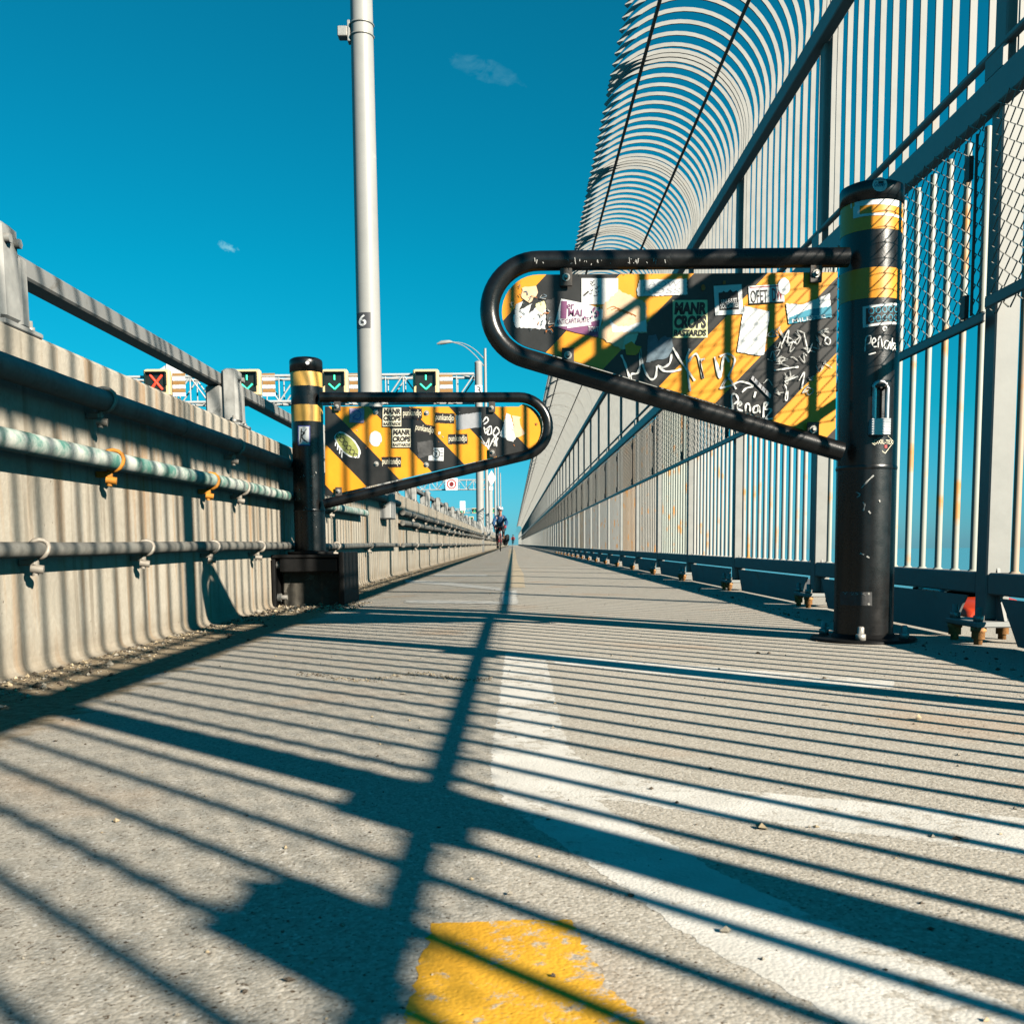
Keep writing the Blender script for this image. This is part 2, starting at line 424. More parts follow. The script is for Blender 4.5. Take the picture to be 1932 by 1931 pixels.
class Decal:
    """stickers and marker lines laid on a surface; pixel positions in a zoom frame, mapped to the surface by surf(u,v,lift)"""
    n = 0
    def __init__(s, surf, frame=ident, lift=.0012):
        s.mb = MB(); s.mats = []; s.surf = surf; s.fr = frame; Decal.n += 1; s.l = lift - .0006 + (Decal.n % 34) * .000137
    def mi(s, m):
        if m not in s.mats: s.mats.append(m)
        return s.mats.index(m)
    def P(s, x, y): u, v = s.fr(x, y); return s.surf(u, v, s.l)
    def up(s): s.l += .00031
    def poly(s, pts, m, jag=0):
        if jag:
            out = []
            for i in range(len(pts)):
                a, b = pts[i], pts[(i + 1) % len(pts)]
                n = max(1, int(math.hypot(b[0] - a[0], b[1] - a[1]) / (jag * 3)))
                for k in range(n):
                    t = k / n; out.append((a[0] + (b[0] - a[0]) * t + random.uniform(-jag, jag), a[1] + (b[1] - a[1]) * t + random.uniform(-jag, jag)))
            pts = out
        n = len(s.mb.v); s.mb.v += [s.P(*p) for p in pts]
        s.mb.face(list(range(n, n + len(pts))), s.mi(m)); s.up(); return s
    def grid(s, x0, y0, x1, y1, m, nx=10, rot=0):
        """subdivided rectangle for curved surfaces"""
        n = len(s.mb.v)
        for j in range(2):
            for i in range(nx + 1): s.mb.v.append(s.P(x0 + (x1 - x0) * i / nx, (y0, y1)[j] + rot * (x0 + (x1 - x0) * i / nx - x0)))
        for i in range(nx): s.mb.face([n + i, n + i + 1, n + nx + 2 + i, n + nx + 1 + i], s.mi(m), True)
        s.up(); return s
    def rect(s, x0, y0, x1, y1, m, rot=0, jag=0):
        cx, cy = (x0 + x1) / 2, (y0 + y1) / 2; c, sn = math.cos(rot), math.sin(rot)
        return s.poly([(cx + (x - cx) * c - (y - cy) * sn, cy + (x - cx) * sn + (y - cy) * c) for x, y in ((x0, y0), (x1, y0), (x1, y1), (x0, y1))], m, jag)
    def oval(s, x0, y0, x1, y1, m, n=24, jag=0, rot=0):
        cx, cy, rx, ry = (x0 + x1) / 2, (y0 + y1) / 2, (x1 - x0) / 2, (y1 - y0) / 2
        pts = []
        for i in range(n):
            a = 2 * PI * i / n; k = 1 + random.uniform(-jag, jag)
            dx, dy = rx * k * math.cos(a), ry * k * math.sin(a)
            pts.append((cx + dx * math.cos(rot) - dy * math.sin(rot), cy + dx * math.sin(rot) + dy * math.cos(rot)))
        return s.poly(pts, m)
    def text(s, body, x0, y0, x1, y1, m, shear=0, bold=.02, rot=0, pivot=None):
        vs, fs = text_mesh(body, shear, bold)
        cx, cy = pivot or ((x0 + x1) / 2, (y0 + y1) / 2); c, sn = math.cos(rot), math.sin(rot)
        n = len(s.mb.v)
        for a, b in vs:
            x, y = x0 + a * (x1 - x0), y1 - b * (y1 - y0)
            s.mb.v.append(s.P(cx + (x - cx) * c - (y - cy) * sn, cy + (x - cx) * sn + (y - cy) * c))
        for f in fs: s.mb.face([n + i for i in f], s.mi(m))
        s.up(); return s
    def stroke(s, pts, w, m, smooth=True, n=7, vary=.25):
        p = catmull(pts, n) if smooth and len(pts) > 2 else list(pts)
        k = len(p); n0 = len(s.mb.v)
        for i in range(k):
            a, b = p[max(0, i - 1)], p[min(k - 1, i + 1)]
            dx, dy = b[0] - a[0], b[1] - a[1]; l = math.hypot(dx, dy) or 1
            ww = w / 2 * (1 + vary * math.sin(i * .9 + len(pts)))
            s.mb.v.append(s.P(p[i][0] - dy / l * ww, p[i][1] + dx / l * ww)); s.mb.v.append(s.P(p[i][0] + dy / l * ww, p[i][1] - dx / l * ww))
        for i in range(k - 1): s.mb.face([n0 + 2 * i, n0 + 2 * i + 1, n0 + 2 * i + 3, n0 + 2 * i + 2], s.mi(m))
        s.l += .000043; return s
    def build(s, name, parent, label=None):
        me = s.mb
        off = world_of(parent)
        mesh = bpy.data.meshes.new(name); mesh.from_pydata([tuple(p - off) for p in me.v], [], me.f)
        for m in s.mats: mesh.materials.append(m)
        mesh.polygons.foreach_set('material_index', me.m); mesh.update()
        o = bpy.data.objects.new(name, mesh); COL.objects.link(o); o.parent = parent
        if label: o['label'] = label
        return o

# ------------------------------------------------------------------ light and sky
SUN_S, SUN_K = 1.05, 1.49                       # a shadow runs 1.05 forward and drops 1/1.49 for every metre it runs left
sv = Vector((1, -SUN_S, 1 / SUN_K)).normalized()
EL = math.asin(sv.z); AZ = math.atan2(sv.x, sv.y)
sun = bpy.data.lights.new('sun', 'SUN'); sun.energy = 5; sun.angle = math.radians(.5); sun.color = (1, .905, .77)
so = bpy.data.objects.new('sun', sun); COL.objects.link(so)
so.rotation_euler = sv.to_track_quat('Z', 'Y').to_euler(); so.location = (20, -20, 20)
w = bpy.data.worlds.new("World"); scn.world = w; w.use_nodes = True
nt = w.node_tree; bg = nt.nodes['Background']
sky = nt.nodes.new('ShaderNodeTexSky'); sky.sky_type = 'NISHITA'; sky.sun_disc = False
sky.sun_elevation = EL; sky.sun_rotation = AZ; sky.air_density = 1.0; sky.dust_density = .25; sky.ozone_density = 2.0
tc = nt.nodes.new('ShaderNodeTexCoord').outputs['Generated']
sz = nt.nodes.new('ShaderNodeSeparateXYZ'); nt.links.new(tc, sz.inputs[0])
tint = nt.nodes.new('ShaderNodeValToRGB'); e = tint.color_ramp.elements
e[0].position = 0; e[0].color = (.17, .54, .98, 1); e[1].position = .5; e[1].color = (.012, .68, .72, 1)
k_ = tint.color_ramp.elements.new(.12); k_.color = (.018, .635, .75, 1)
k_ = tint.color_ramp.elements.new(.25); k_.color = (.005, .69, .75, 1)
nt.links.new(sz.outputs[2], tint.inputs[0])
c = mixc(nt, 1.0, sky.outputs[0], tint.outputs[0], 'MULTIPLY')
# two small wisps of cloud, set by direction
def cloud(c, u, v, rx, ry, tilt, sc, amt, seed):
    dr = ray(u, v).normalized()
    R = dr.cross(Vector((0, 0, 1))).normalized(); U = R.cross(dr)
    R, U = R * math.cos(tilt) - U * math.sin(tilt), R * math.sin(tilt) + U * math.cos(tilt)
    def dot(vec):
        n = nt.nodes.new('ShaderNodeVectorMath'); n.operation = 'DOT_PRODUCT'; n.inputs[1].default_value = vec
        nt.links.new(tc, n.inputs[0]); return n.outputs['Value']
    a = mathn(nt, 'DIVIDE', dot(R), rx); b = mathn(nt, 'DIVIDE', dot(U), ry)
    r2 = mathn(nt, 'ADD', mathn(nt, 'MULTIPLY', a, a), mathn(nt, 'MULTIPLY', b, b))
    m = mathn(nt, 'SUBTRACT', 1, r2); m = mathn(nt, 'MAXIMUM', m, 0)
    front = mathn(nt, 'GREATER_THAN', dot(dr), .5)
    mp = nt.nodes.new('ShaderNodeMapping'); mp.inputs['Location'].default_value = (seed, seed * .7, 0); mp.inputs['Scale'].default_value = (1, 1, 1.7)
    nt.links.new(tc, mp.inputs[0])
    nz = noise(nt, sc, 7, .62, mp.outputs[0], .5)
    f = ramp(nt, mathn(nt, 'MULTIPLY', mathn(nt, 'POWER', m, .6), nz), .34, .62)
    f = mathn(nt, 'MULTIPLY', mathn(nt, 'MULTIPLY', f, front), amt)
    return mixc(nt, f, c, (3.2, 6.2, 6.6))
c = cloud(c, 915, 132, .047, .012, .30, 60, .10, 3.1)
c = cloud(c, 432, 466, .013, .007, .25, 90, .62, 8.6)
nt.links.new(c, bg.inputs[0]); bg.inputs[1].default_value = .0545
scn.view_settings.view_transform = 'Standard'; scn.view_settings.look = 'None'
scn.view_settings.exposure = 1.28; scn.view_settings.gamma = 1
scn.render.engine = 'CYCLES'
scn.cycles.diffuse_bounces = 1; scn.cycles.sample_clamp_indirect = .005

# ------------------------------------------------------------------ ground, roads, water
FAR = 260
def path_mesh():
    mb = MB()
    Y1 = 3.2
    def quad(xa, xb, ya, yb):
        xs = sorted({xa, xb} | ({-.12} if xa < -.12 < xb else set()))
        for p, q in zip(xs, xs[1:]):
            n = len(mb.v); mb.v += [Vector((p, ya, gz(p))), Vector((q, ya, gz(q))), Vector((q, yb, gz(q))), Vector((p, yb, gz(p)))]
            mb.face([n, n + 1, n + 2, n + 3])
    quad(-1.3, 1.62, -12, Y1)
    y = Y1
    for yb in (8, 20, 60, 140, FAR): quad(-1.3, 1.62, y, yb); y = yb
    # deck edge beyond the fence
    n = len(mb.v); mb.v += [Vector((1.62, -12, 0)), Vector((1.62, FAR, 0)), Vector((1.62, FAR, -.5)), Vector((1.62, -12, -.5))]
    mb.face([n, n + 1, n + 2, n + 3])
    return mb
struct(path_mesh().build('path', M_path))

def marking(name, pts, m, label, lift=None, jag=.006, frame=None):
    w_ = [gnd(*(frame(*p) if frame else p)) for p in pts]
    if lift is None: lift = .0002 if min(p[1] for p in w_) < 2.2 else .002
    out = []
    for i in range(len(w_)):
        a, b = w_[i], w_[(i + 1) % len(w_)]
        L_ = math.hypot(b[0] - a[0], b[1] - a[1]); n = max(1, int(L_ / .006)) if L_ < 3 else 20
        for k in range(n):
            t = k / n; j = jag if k else jag * .4
            out.append((a[0] + (b[0] - a[0]) * t + random.uniform(-j, j) + .5 * j * math.sin(t * L_ * 60), a[1] + (b[1] - a[1]) * t + random.uniform(-j, j) + .5 * j * math.sin(t * L_ * 85)))
    mb = MB(); n = len(out)
    from mathutils.geometry import tessellate_polygon
    mb.v = [Vector((x, y, gz(x) + lift)) for x, y in out]
    for tri in tessellate_polygon([[Vector((x, y, 0)) for x, y in out]]): mb.face(list(tri))
    o = mb.build(name, m); struct(o); return o
def zg(x, y): return .805 * (1100 + x / 1.486), .805 * (1500 + y / 1.486)       # lower right zoom frame
def zm(x, y): return .805 * (950 + x / 3.862), .805 * (1050 + y / 3.862)        # centre zoom frame
marking('path_marking', [(125, 45), (265, 62), (278, 110), (295, 190), (318, 280), (348, 378), (420, 425), (560, 470), (780, 505), (1000, 528), (1500, 575), (1990, 625),
                         (1990, 758), (1500, 690), (1200, 655), (830, 610), (560, 560), (432, 556), (520, 610), (700, 710), (900, 820), (1000, 870), (1250, 980), (1500, 1080), (1800, 1230), (2100, 1400),
                         (1480, 1420), (1300, 1330), (1100, 1220), (850, 1085), (700, 985), (560, 880), (430, 790), (330, 720), (200, 630), (120, 560), (75, 480), (78, 380), (100, 250), (112, 140)],
        M_pwhite, '', jag=.0025, frame=zg)
marking('path_marking', [(120, 42), (300, 52), (700, 82), (1100, 112), (1480, 140), (1480, 166), (1100, 156), (700, 122), (300, 80), (262, 62)], M_pwhite, '', None, .002, zg)
marking('path_marking', [(810, 1741), (900, 1738), (1080, 1734), (1105, 1790), (1135, 1835), (1140, 1862), (1180, 1890), (1250, 1990), (745, 1990), (775, 1880), (795, 1800)], M_pyellow, '', jag=.003)
marking('path_marking', [(872, 1292), (1010, 1288), (1022, 1418), (862, 1418)], M_pwhite, '', jag=.008, frame=zm)
marking('path_marking', [(935, 905), (985, 905), (1090, 1262), (928, 1262)], M_pfaint, '', jag=.012, frame=zm)
marking('path_marking', [(0, 1190), (400, 1215), (870, 1268), (870, 1294), (400, 1245), (0, 1215)], M_pdim, '', jag=.01, frame=zm)
marking('path_marking', [(0, 1375), (870, 1390), (870, 1418), (0, 1402)], M_pdim, '', jag=.01, frame=zm)
marking('path_marking', [(260, 1140), (740, 1146), (740, 1162), (260, 1160)], M_pdim, '', jag=.01, frame=zm)
for y0 in (34, 48, 62, 80, 100):
    mb = MB(); mb.v = [Vector(p) for p in ((-.02, y0, .004), (.08, y0, .004), (.08, y0 + 3, .004), (-.02, y0 + 3, .004))]; mb.face([0, 1, 2, 3])
    struct(mb.build('path_marking', M_pfaint))

M_road = pm('road_asphalt', (.10, .098, .095), .9, 0, .2, 3, .2)
mb = MB(); mb.box(-17, -1.62, -20, 330, -.6, -.2); struct(mb.build('road', M_road))
mb = MB(); mb.box(8.5, 19, 8, 70, -2.6, -2.12); struct(mb.build('service_road', M_road))
def mat_water():
    m, nt_, N, L, b = newmat('river_water')
    v = coords(nt_)
    b.inputs['Base Color'].default_value = (.10, .26, .30, 1); b.inputs['Roughness'].default_value = .22
    bump(nt_, b, noise(nt_, .6, 4, .6, v), .25, .3); return m
mb = MB(); mb.v = [Vector(p) for p in ((-2500, -1500, -32), (2500, -1500, -32), (2500, 4200, -32), (-2500, 4200, -32))]; mb.face([0, 1, 2, 3])
struct(mb.build('water', mat_water()))

# gravel and grit
def gravel():
    mb = MB()
    base = [Vector(p).normalized() for p in ((1, 0, .1), (-1, .1, 0), (0, 1, .1), (.1, -1, 0), (0, 0, 1), (0, .1, -1))]
    fs = ((0, 2, 4), (2, 1, 4), (1, 3, 4), (3, 0, 4), (2, 0, 5), (1, 2, 5), (3, 1, 5), (0, 3, 5))
    def stone(x, y, r, z=None):
        n = len(mb.v); zz = gz(x) if z is None else z
        a = random.uniform(0, 6.3); k = (random.uniform(.7, 1.4), random.uniform(.6, 1.1), random.uniform(.45, .85))
        for b in base:
            p = Vector((b.x * k[0], b.y * k[1], b.z * k[2])) * r * random.uniform(.8, 1.2)
            mb.v.append(Vector((x + p.x * math.cos(a) - p.y * math.sin(a), y + p.x * math.sin(a) + p.y * math.cos(a), zz + r * .35 + p.z)))
        mi = random.choices((0, 1, 2), (4, 3, 5))[0]
        for f in fs: mb.face([n + i for i in f], mi)
    for _ in range(5200):                                   # along the parapet foot
        y = .9 + 11 * random.random() ** 1.6; x = -1.17 + abs(random.gauss(0, .10))
        stone(x, y, min(.014, random.lognormvariate(-5.85, .5)))
    for _ in range(1300):                                   # loose on the path
        y = .45 + 7 * random.random() ** 1.5; x = random.uniform(-1, 1.1)
        stone(x, y, min(.006, random.lognormvariate(-6.6, .5)))
    for u, v, r in ((1733, 1357, .007), (1437, 1563, .006), (1430, 1233, .007), (1190, 1690, .003), (545, 1850, .004), (1340, 1450, .003), (1560, 1330, .005)):
        x, y = gnd(u, v); stone(x, y, r)
    for _ in range(700):                                    # thin seam of sand lying across the left lane
        u = random.uniform(560, 930); x, y = gnd(u, 1277 + 6 * math.sin(u * .03) + random.gauss(0, 2.2)); stone(x, y, min(.005, random.lognormvariate(-6.5, .4)))
    for _ in range(500):                                    # by the gate post foot and fence
        y = 2 + 8 * random.random(); x = 1.02 + abs(random.gauss(0, .06))
        stone(x, y, min(.010, random.lognormvariate(-6.0, .5)))
    for _ in range(900):                                    # heaped round the box mount
        x = random.uniform(-1.2, -.72); y = random.uniform(4.6, 5.3)
        stone(x, y, min(.016, random.lognormvariate(-5.6, .55)))
    o = mb.build('gravel', [pm('grit_grey', (.27, .24, .19), .9, 0, .3, 60), pm('grit_tan', (.38, .30, .19), .9, 0, .3, 60), pm('grit_dark', (.09, .07, .05), .9, 0, .3, 60)])
    tag(o, 'loose grit and small stones gathered along the parapet foot and over the path', 'gravel', kind='stuff')
gravel()

# ------------------------------------------------------------------ left parapet
WX = -1.20
ZT = .812
def parapet():
    mb = MB()
    prof = [(WX - .42, -.25), (WX + .035, -.25), (WX + .035, -.030), (WX + .018, -.027), (WX + .007, -.020), (WX + .002, -.008), (WX, .006), (WX, ZT - .012), (WX - .012, ZT), (WX - .42, ZT)]
    joints = [-9, -3, 2.1 - 2.65, 2.1, 5.28, 7.94, 10.6]
    while joints[-1] < 250: joints.append(joints[-1] + 2.65)
    for a, b in zip(joints, joints[1:]):
        if abs(b - 5.28) < .01 or abs(a - 5.28) < .01: pass
        mb.prism(prof, 'y', a + .006, b - .006)
    mb.box(WX - .4, WX - .03, -9, 250, -.2, ZT - .05)
    o = mb.build('parapet_wall', M_conc, loc=(WX, 5, 0))
    tag(o, 'long tan concrete parapet wall with rust streaks along the left of the path', 'wall')
parapet()

def guard_rail():
    t = thing('guard_rail', (WX - .12, 4.7, ZT), 'grey steel box guard rail on stout posts along the top of the concrete parapet', 'guard rail')
    xf = WX - .09
    mb = MB(); mb.cbox(xf - .07, xf, -6, 200, .990, 1.044, .006); mb.build('rail', M_grail, t)
    M_post = pm('rail_post_mottled', (.25, .25, .235), .6, 0, .22, 16, .2, (.10, .10, .09), .46, 9)
    y = 2.60 - 2.1 * 3
    mb = MB()
    mb.cbox(xf + .003, xf + .075, -.075, .02, ZT + .012, 1.060, .012); mb.cbox(xf - .07, xf + .002, -.07, .015, ZT + .012, .987, .008)
    mb.cbox(xf - .03, xf + .07, .024, .072, ZT + .012, 1.0, .008)
    p0 = mb.build('post', M_post, t)
    mb = MB(); mb.cbox(xf - .09, xf + .088, -.10, .10, ZT - .004, ZT + .010, .003)
    bp = mb.build('base_plate', M_post, p0)
    for dy in (-.088, .088):
        mb = MB(); mb.lathe((xf + .06, dy, ZT + .010), [(.012, 0), (.012, .014), (.007, .015), (.007, .03)], 6); mb.build('bolt', M_bolt, p0)
    for dy in (-.05, .0):
        mb = MB(); mb.tube([(xf + .074, dy, 1.018), (xf + .088, dy, 1.018)], .012, 6); mb.build('bolt', M_bolt, p0)
    first = True
    for k in range(70):
        o = p0 if first else copy_tree(p0, t); first = False
        o.location = Vector((0, y, 0)); y += 2.1
        if y > 30:
            for ch in list(o.children):
                if ch.name.startswith('bolt'): bpy.data.objects.remove(ch)
guard_rail()

PX = WX + .052
def pipe(z, r, y0, y1, mat, clamps, couplings, label, name='conduit_pipe', cm=None, x=None, sag=.004):
    x = PX if x is None else x
    t = thing(name, (x, max(y0, 0), z), label, 'pipe', 'conduits on the parapet')
    n = max(8, int((y1 - y0) / 1.2))
    mb = MB(); mb.tube([(x, y0 + (y1 - y0) * i / n, z + sag * math.sin(i * 1.7)) for i in range(n + 1)], r, 16); mb.build('pipe', mat, t)
    for y in couplings:
        mb = MB(); mb.tube([(x, y - .05, z), (x, y - .045, z), (x, y + .045, z), (x, y + .05, z)], [r * 1.02, r * 1.1, r * 1.1, r * 1.02], 16); mb.build('coupling', mat, t)
    for i, y in enumerate(clamps):
        mb = MB()
        pts = [(x + (r + .003) * math.cos(a), y + .006 * math.sin(2 * a), z + (r + .003) * math.sin(a)) for a in [PI * .95 - k * PI * 1.5 / 10 for k in range(11)]]
        mb.tube(pts, .0065, 6)
        mb.cbox(WX + .002, x - r * .4, y - .011, y + .011, z - r - .022, z - r - .004, .003)
        mb.tube([(x - .014, y, z - r - .046), (x - .010, y, z - r)], .0085, 6); mb.tube([(x - .022, y - .004, z - r - .028), (x + .006, y + .004, z - r - .032)], .012, 6)
        mb.build('clamp', cm[i] if isinstance(cm, list) else (cm or M_clamp), t)
    return t
def dpx(u): return 1.148 * 1932 / (968 - u)
pipe(.688, .030, -6, 10.4, M_pipe1, [dpx(213), dpx(455), 7.2, 9.3, 1.1], [dpx(359), 6.4], 'thick dark grey conduit, the upper of the near pipes on the parapet')
pipe(.524, .0265, -6, 8.05, M_pipe2, [dpx(225), dpx(464), dpx(406), 6.6, 1.0], [5.9], 'flaking mint green and white conduit with orange rusted clamps', cm=[M_orange, M_clamp, M_orange, M_clamp, M_clamp])
pipe(.274, .019, -6, 10.3, M_pipe3, [dpx(79), dpx(280), dpx(406), dpx(493), 6.7, 8.3], [dpx(285), dpx(410)], 'thin grey conduit low on the parapet passing behind the box mount')
pipe(.615, .032, 10.75, 130, M_pipe1, [12 + 1.7 * i for i in range(28)], [11.4, 14.3], 'grey conduit under the parapet top, the upper far pipe beyond the left gate')
pipe(.505, .029, 10.75, 130, M_pipe3, [12.4 + 1.9 * i for i in range(24)], [13.2], 'weathered conduit just below the upper far pipe beyond the left gate')
pipe(.272, .022, 10.75, 130, M_pipe3, [12.2 + 2.1 * i for i in range(22)], [10.8], 'thin low conduit running along the far parapet towards the cyclist')

# ------------------------------------------------------------------ right fence
FX, F0, SP = 1.29, 2.76, 1.56
def fence():
    t = thing('safety_fence', (FX, F0, 0), 'tall pale steel safety fence with chain link and hooped top right of the path', 'fence')
    o0 = Vector((FX, F0, 0))
    def B(mb, name, mat, parent=t, bevel=0):
        for p in mb.v: p += o0
        return mb.build(name, mat, parent, bevel=bevel)
    # post
    mb = MB(); mb.cbox(-.032, .032, -.032, .032, .062, 2.36, .004)
    for sgn in (-1, 1):
        mb.prism([(sgn * .033, .062), (sgn * .085, .062), (sgn * .05, .13), (sgn * .033, .20)], 'x', -.004, .004)
    mb.box(-.046, -.034, -.05, .05, 1.464, 1.515)
    post = B(mb, 'post', M_fence)
    mb = MB(); mb.cbox(-.085, .085, -.095, .095, .046, .061, .003); bp = B(mb, 'base_plate', M_beam, post)
    def anchor(i):
        x, y = ((-.066, -.072), (-.066, .072), (.066, -.072), (.066, .072))[i]
        mb = MB()
        mb.lathe((x, y, .0), [(.011, -.01), (.011, .014), (.017, .015), (.017, .034), (.02, .035), (.02, .0462)], 10, 0)
        mb.lathe((x, y, .0608), [(.015, 0), (.015, .016), (.009, .017), (.009, .038)], 6, 1)
        return B(mb, 'anchor_bolt', [M_rustbolt, M_bolt], post)
    anchors = [anchor(i) for i in range(4)]
    # mesh clamps
    mb = MB()
    for z in (.90, 1.26): mb.box(-.068, -.056, .075, .10, z - .03, z + .03)
    mb.tube([(-.06, .05, .87), (-.06, .05, 1.335)], .004, 6)
    clampo = B(mb, 'mesh_clamps', M_lug, post)
    # bottom rail and kick plate
    mb = MB(); mb.cbox(-.03, .03, .036, SP - .036, .130, .188, .004); rail = B(mb, 'bottom_rail', M_fence)
    mb = MB(); mb.prism([(.20, .006), (SP - .20, .006), (SP - .13, .09), (SP - .10, .122), (.10, .122), (.13, .09)], 'x', -.024, -.018); kick = B(mb, 'kick_plate', M_beam)
    # round bars
    mb = MB()
    for i in range(1, 13):
        y = SP * i / 13; mb.tube([(.0, y, .186), (.0, y, 1.380)], .0098, 10, cap=False)
        mb.tube([(0, y, .187), (0, y, .193)], [.016, .011], 10, cap=False)
    bars = B(mb, 'bar_panel', M_bars)
    # chain link
    mb = MB(); pw = .037; z0, z1 = .850, 1.382; rows = 27; nw = 41
    for i in range(nw):
        y = .026 + pw * i; pts = []
        for k in range(rows + 1):
            sgn = 1 if (k + i) % 2 else -1
            pts.append((-.052 + .003 * sgn, y + sgn * pw / 2 * 1.08, z0 + (z1 - z0) * k / rows))
        mb.tube(pts, .0022, 4, cap=False)
    link = B(mb, 'chain_link_panel', M_wire)
    # hooped slats
    def hoop(mb, y, th, w_=.0195):
        prof = [(0.0, 1.474), (0.0, 2.05), (.003, 2.36), (.010, 2.5)]
        ang = [PI * 142 / 180 * k / 22 for k in range(1, 23)]
        prof += [(-.41 + .42 * math.cos(a), 2.5 + .42 * math.sin(a)) for a in ang]
        n = len(mb.v); k = len(prof)
        for i, (x, z) in enumerate(prof):
            a, b = prof[max(0, i - 1)], prof[min(k - 1, i + 1)]
            tx, tz = b[0] - a[0], b[1] - a[1]; l = math.hypot(tx, tz); nx, nz = tz / l, -tx / l
            for sx, sy in ((1, -1), (1, 1), (-1, 1), (-1, -1)):
                mb.v.append(Vector((x + nx * w_ / 2 * sx, y + th / 2 * sy, z + nz * w_ / 2 * sx)))
        for i in range(k - 1):
            for j in range(4): mb.face([n + i * 4 + j, n + i * 4 + (j + 1) % 4, n + (i + 1) * 4 + (j + 1) % 4, n + (i + 1) * 4 + j])
        mb.face([n + 3, n + 2, n + 1, n]); mb.face([n + (k - 1) * 4 + j for j in range(4)])
    mb = MB()
    for i in range(1, 13): hoop(mb, SP * i / 13, .009)
    hoop(mb, .052, .009); hoop(mb, SP - .052, .009); hoop(mb, 0, .012)
    slat = B(mb, 'hooped_slats', M_fence)
    parts = [post, rail, kick, bars, link, slat]
    K0, K1 = -5, 94
    for k in range(K0, K1 + 1):
        for p in parts:
            o = p if k == 0 else copy_tree(p, t)
            o.location = (0, SP * k, 0)
            if p is post and k and not 0 < k < 18:                 # bolts too far off to see, or out of the picture
                for ch in list(o.children):
                    if ch.name.startswith('anchor_bolt'): bpy.data.objects.remove(ch)
    # long members
    ya, yb = SP * K0, SP * (K1 + 1)
    def longbox(name, x0, x1, z0, z1, mat, y0=ya, y1=yb):
        mb = MB(); mb.cbox(x0, x1, y0, y1, z0, z1, .004); return B(mb, name, mat)
    longbox('mid_beam', -.05, -.016, 1.378, 1.462, M_beam)
    longbox('slat_rail', -.036, -.012, 1.526, 1.543, M_fence)
    longbox('mesh_rail', -.066, -.056, .838, .866, M_fence, -.03, yb)
    longbox('mesh_rail', -.065, -.057, .868, .900, M_fence, ya, -.034)  # near stretch out of view, raised to place its shadow line on the path
    longbox('top_rail', -.065, -.017, 2.245, 2.315, M_beam)
    for a in (50.5, 112.5):
        x, z = -.41 + .395 * math.cos(math.radians(a)), 2.5 + .395 * math.sin(math.radians(a))
        n = 400
        mb = MB(); mb.tube([(x, ya + (yb - ya) * i / n, z) for i in range(n + 1)], .010, 6); B(mb, 'hoop_rod', M_lug)
    # last stretch, too far off to count
    mb = MB(); y = yb
    while y < yb + 90:
        mb.box(-.03, .03, y - .03, y + .03, .0, 2.4)
        for i in range(1, 5): mb.box(-.012, .012, y + .31 * i - .012, y + .31 * i + .012, .15, 2.5)
        for i in range(0, 5):
            prev = (0, 2.5)
            for k in range(1, 6):
                a = PI * 142 / 180 * k / 5; q = (-.41 + .42 * math.cos(a), 2.5 + .42 * math.sin(a))
                yy = y + .31 * i
                n = len(mb.v); mb.v += [Vector((prev[0], yy, prev[1])), Vector((q[0], yy, q[1])), Vector((q[0], yy + .05, q[1])), Vector((prev[0], yy + .05, prev[1]))]
                mb.face([n, n + 1, n + 2, n + 3]); prev = q
        y += SP
    mb.box(-.03, .03, yb, y, .02, .19); mb.box(-.05, .05, yb, y, 1.38, 1.48); mb.box(-.06, -.02, yb, y, 2.26, 2.34)
    o = B(mb, 'distant_bays', M_fence); o['kind'] = 'stuff'
    # unseen plates beside the camera, added for the shadow lumps they throw
    mb = MB(); mb.cbox(-.085, -.068, -SP * 2 - .06, -SP * 2 + .13, .84, .94, .004); mb.cbox(-.085, -.068, -SP - .05, -SP + .12, .84, .94, .004); B(mb, 'shadow_plate', M_beam)
    mb = MB(); mb.oval = None
    mb.cbox(-.080, -.070, -SP * 2 - .42, -SP * 2 - .28, .87, .955, .02); B(mb, 'shadow_tag', M_beam)
fence()

# ------------------------------------------------------------------ gates
def gate_frame(pts_px, d, r, y_off=0):
    mb = MB(); mb.tube([at(u, v, d + y_off) for u, v in pts_px], r, 16); return mb
def arc(cu, cv, r, a0, a1, n):
    return [(cu + r * math.cos(math.radians(a0 + (a1 - a0) * i / n)), cv + r * math.sin(math.radians(a0 + (a1 - a0) * i / n))) for i in range(n + 1)]
def hexbolt(mb, p, r=.008, mi=0):
    mb.tube([p, p + Vector((0, -.003, 0))], r * 1.6, 16, mi); mb.tube([p + Vector((0, -.003, 0)), p + Vector((0, -.009, 0)), p + Vector((0, -.011, 0))], [r, r, r * .6], 6, mi)
def lug(mb, u, v, d, up, w_=.032, h=.05):
    p = at(u, v, d)
    mb.cbox(p.x - w_ / 2, p.x + w_ / 2, d - .012, d - .006, p.z - (h * .45 if up else h * .5), p.z + (h * .7 if up else h * .4), .002)
    hexbolt(mb, Vector((p.x, d - .012, p.z)), .0065, 1)

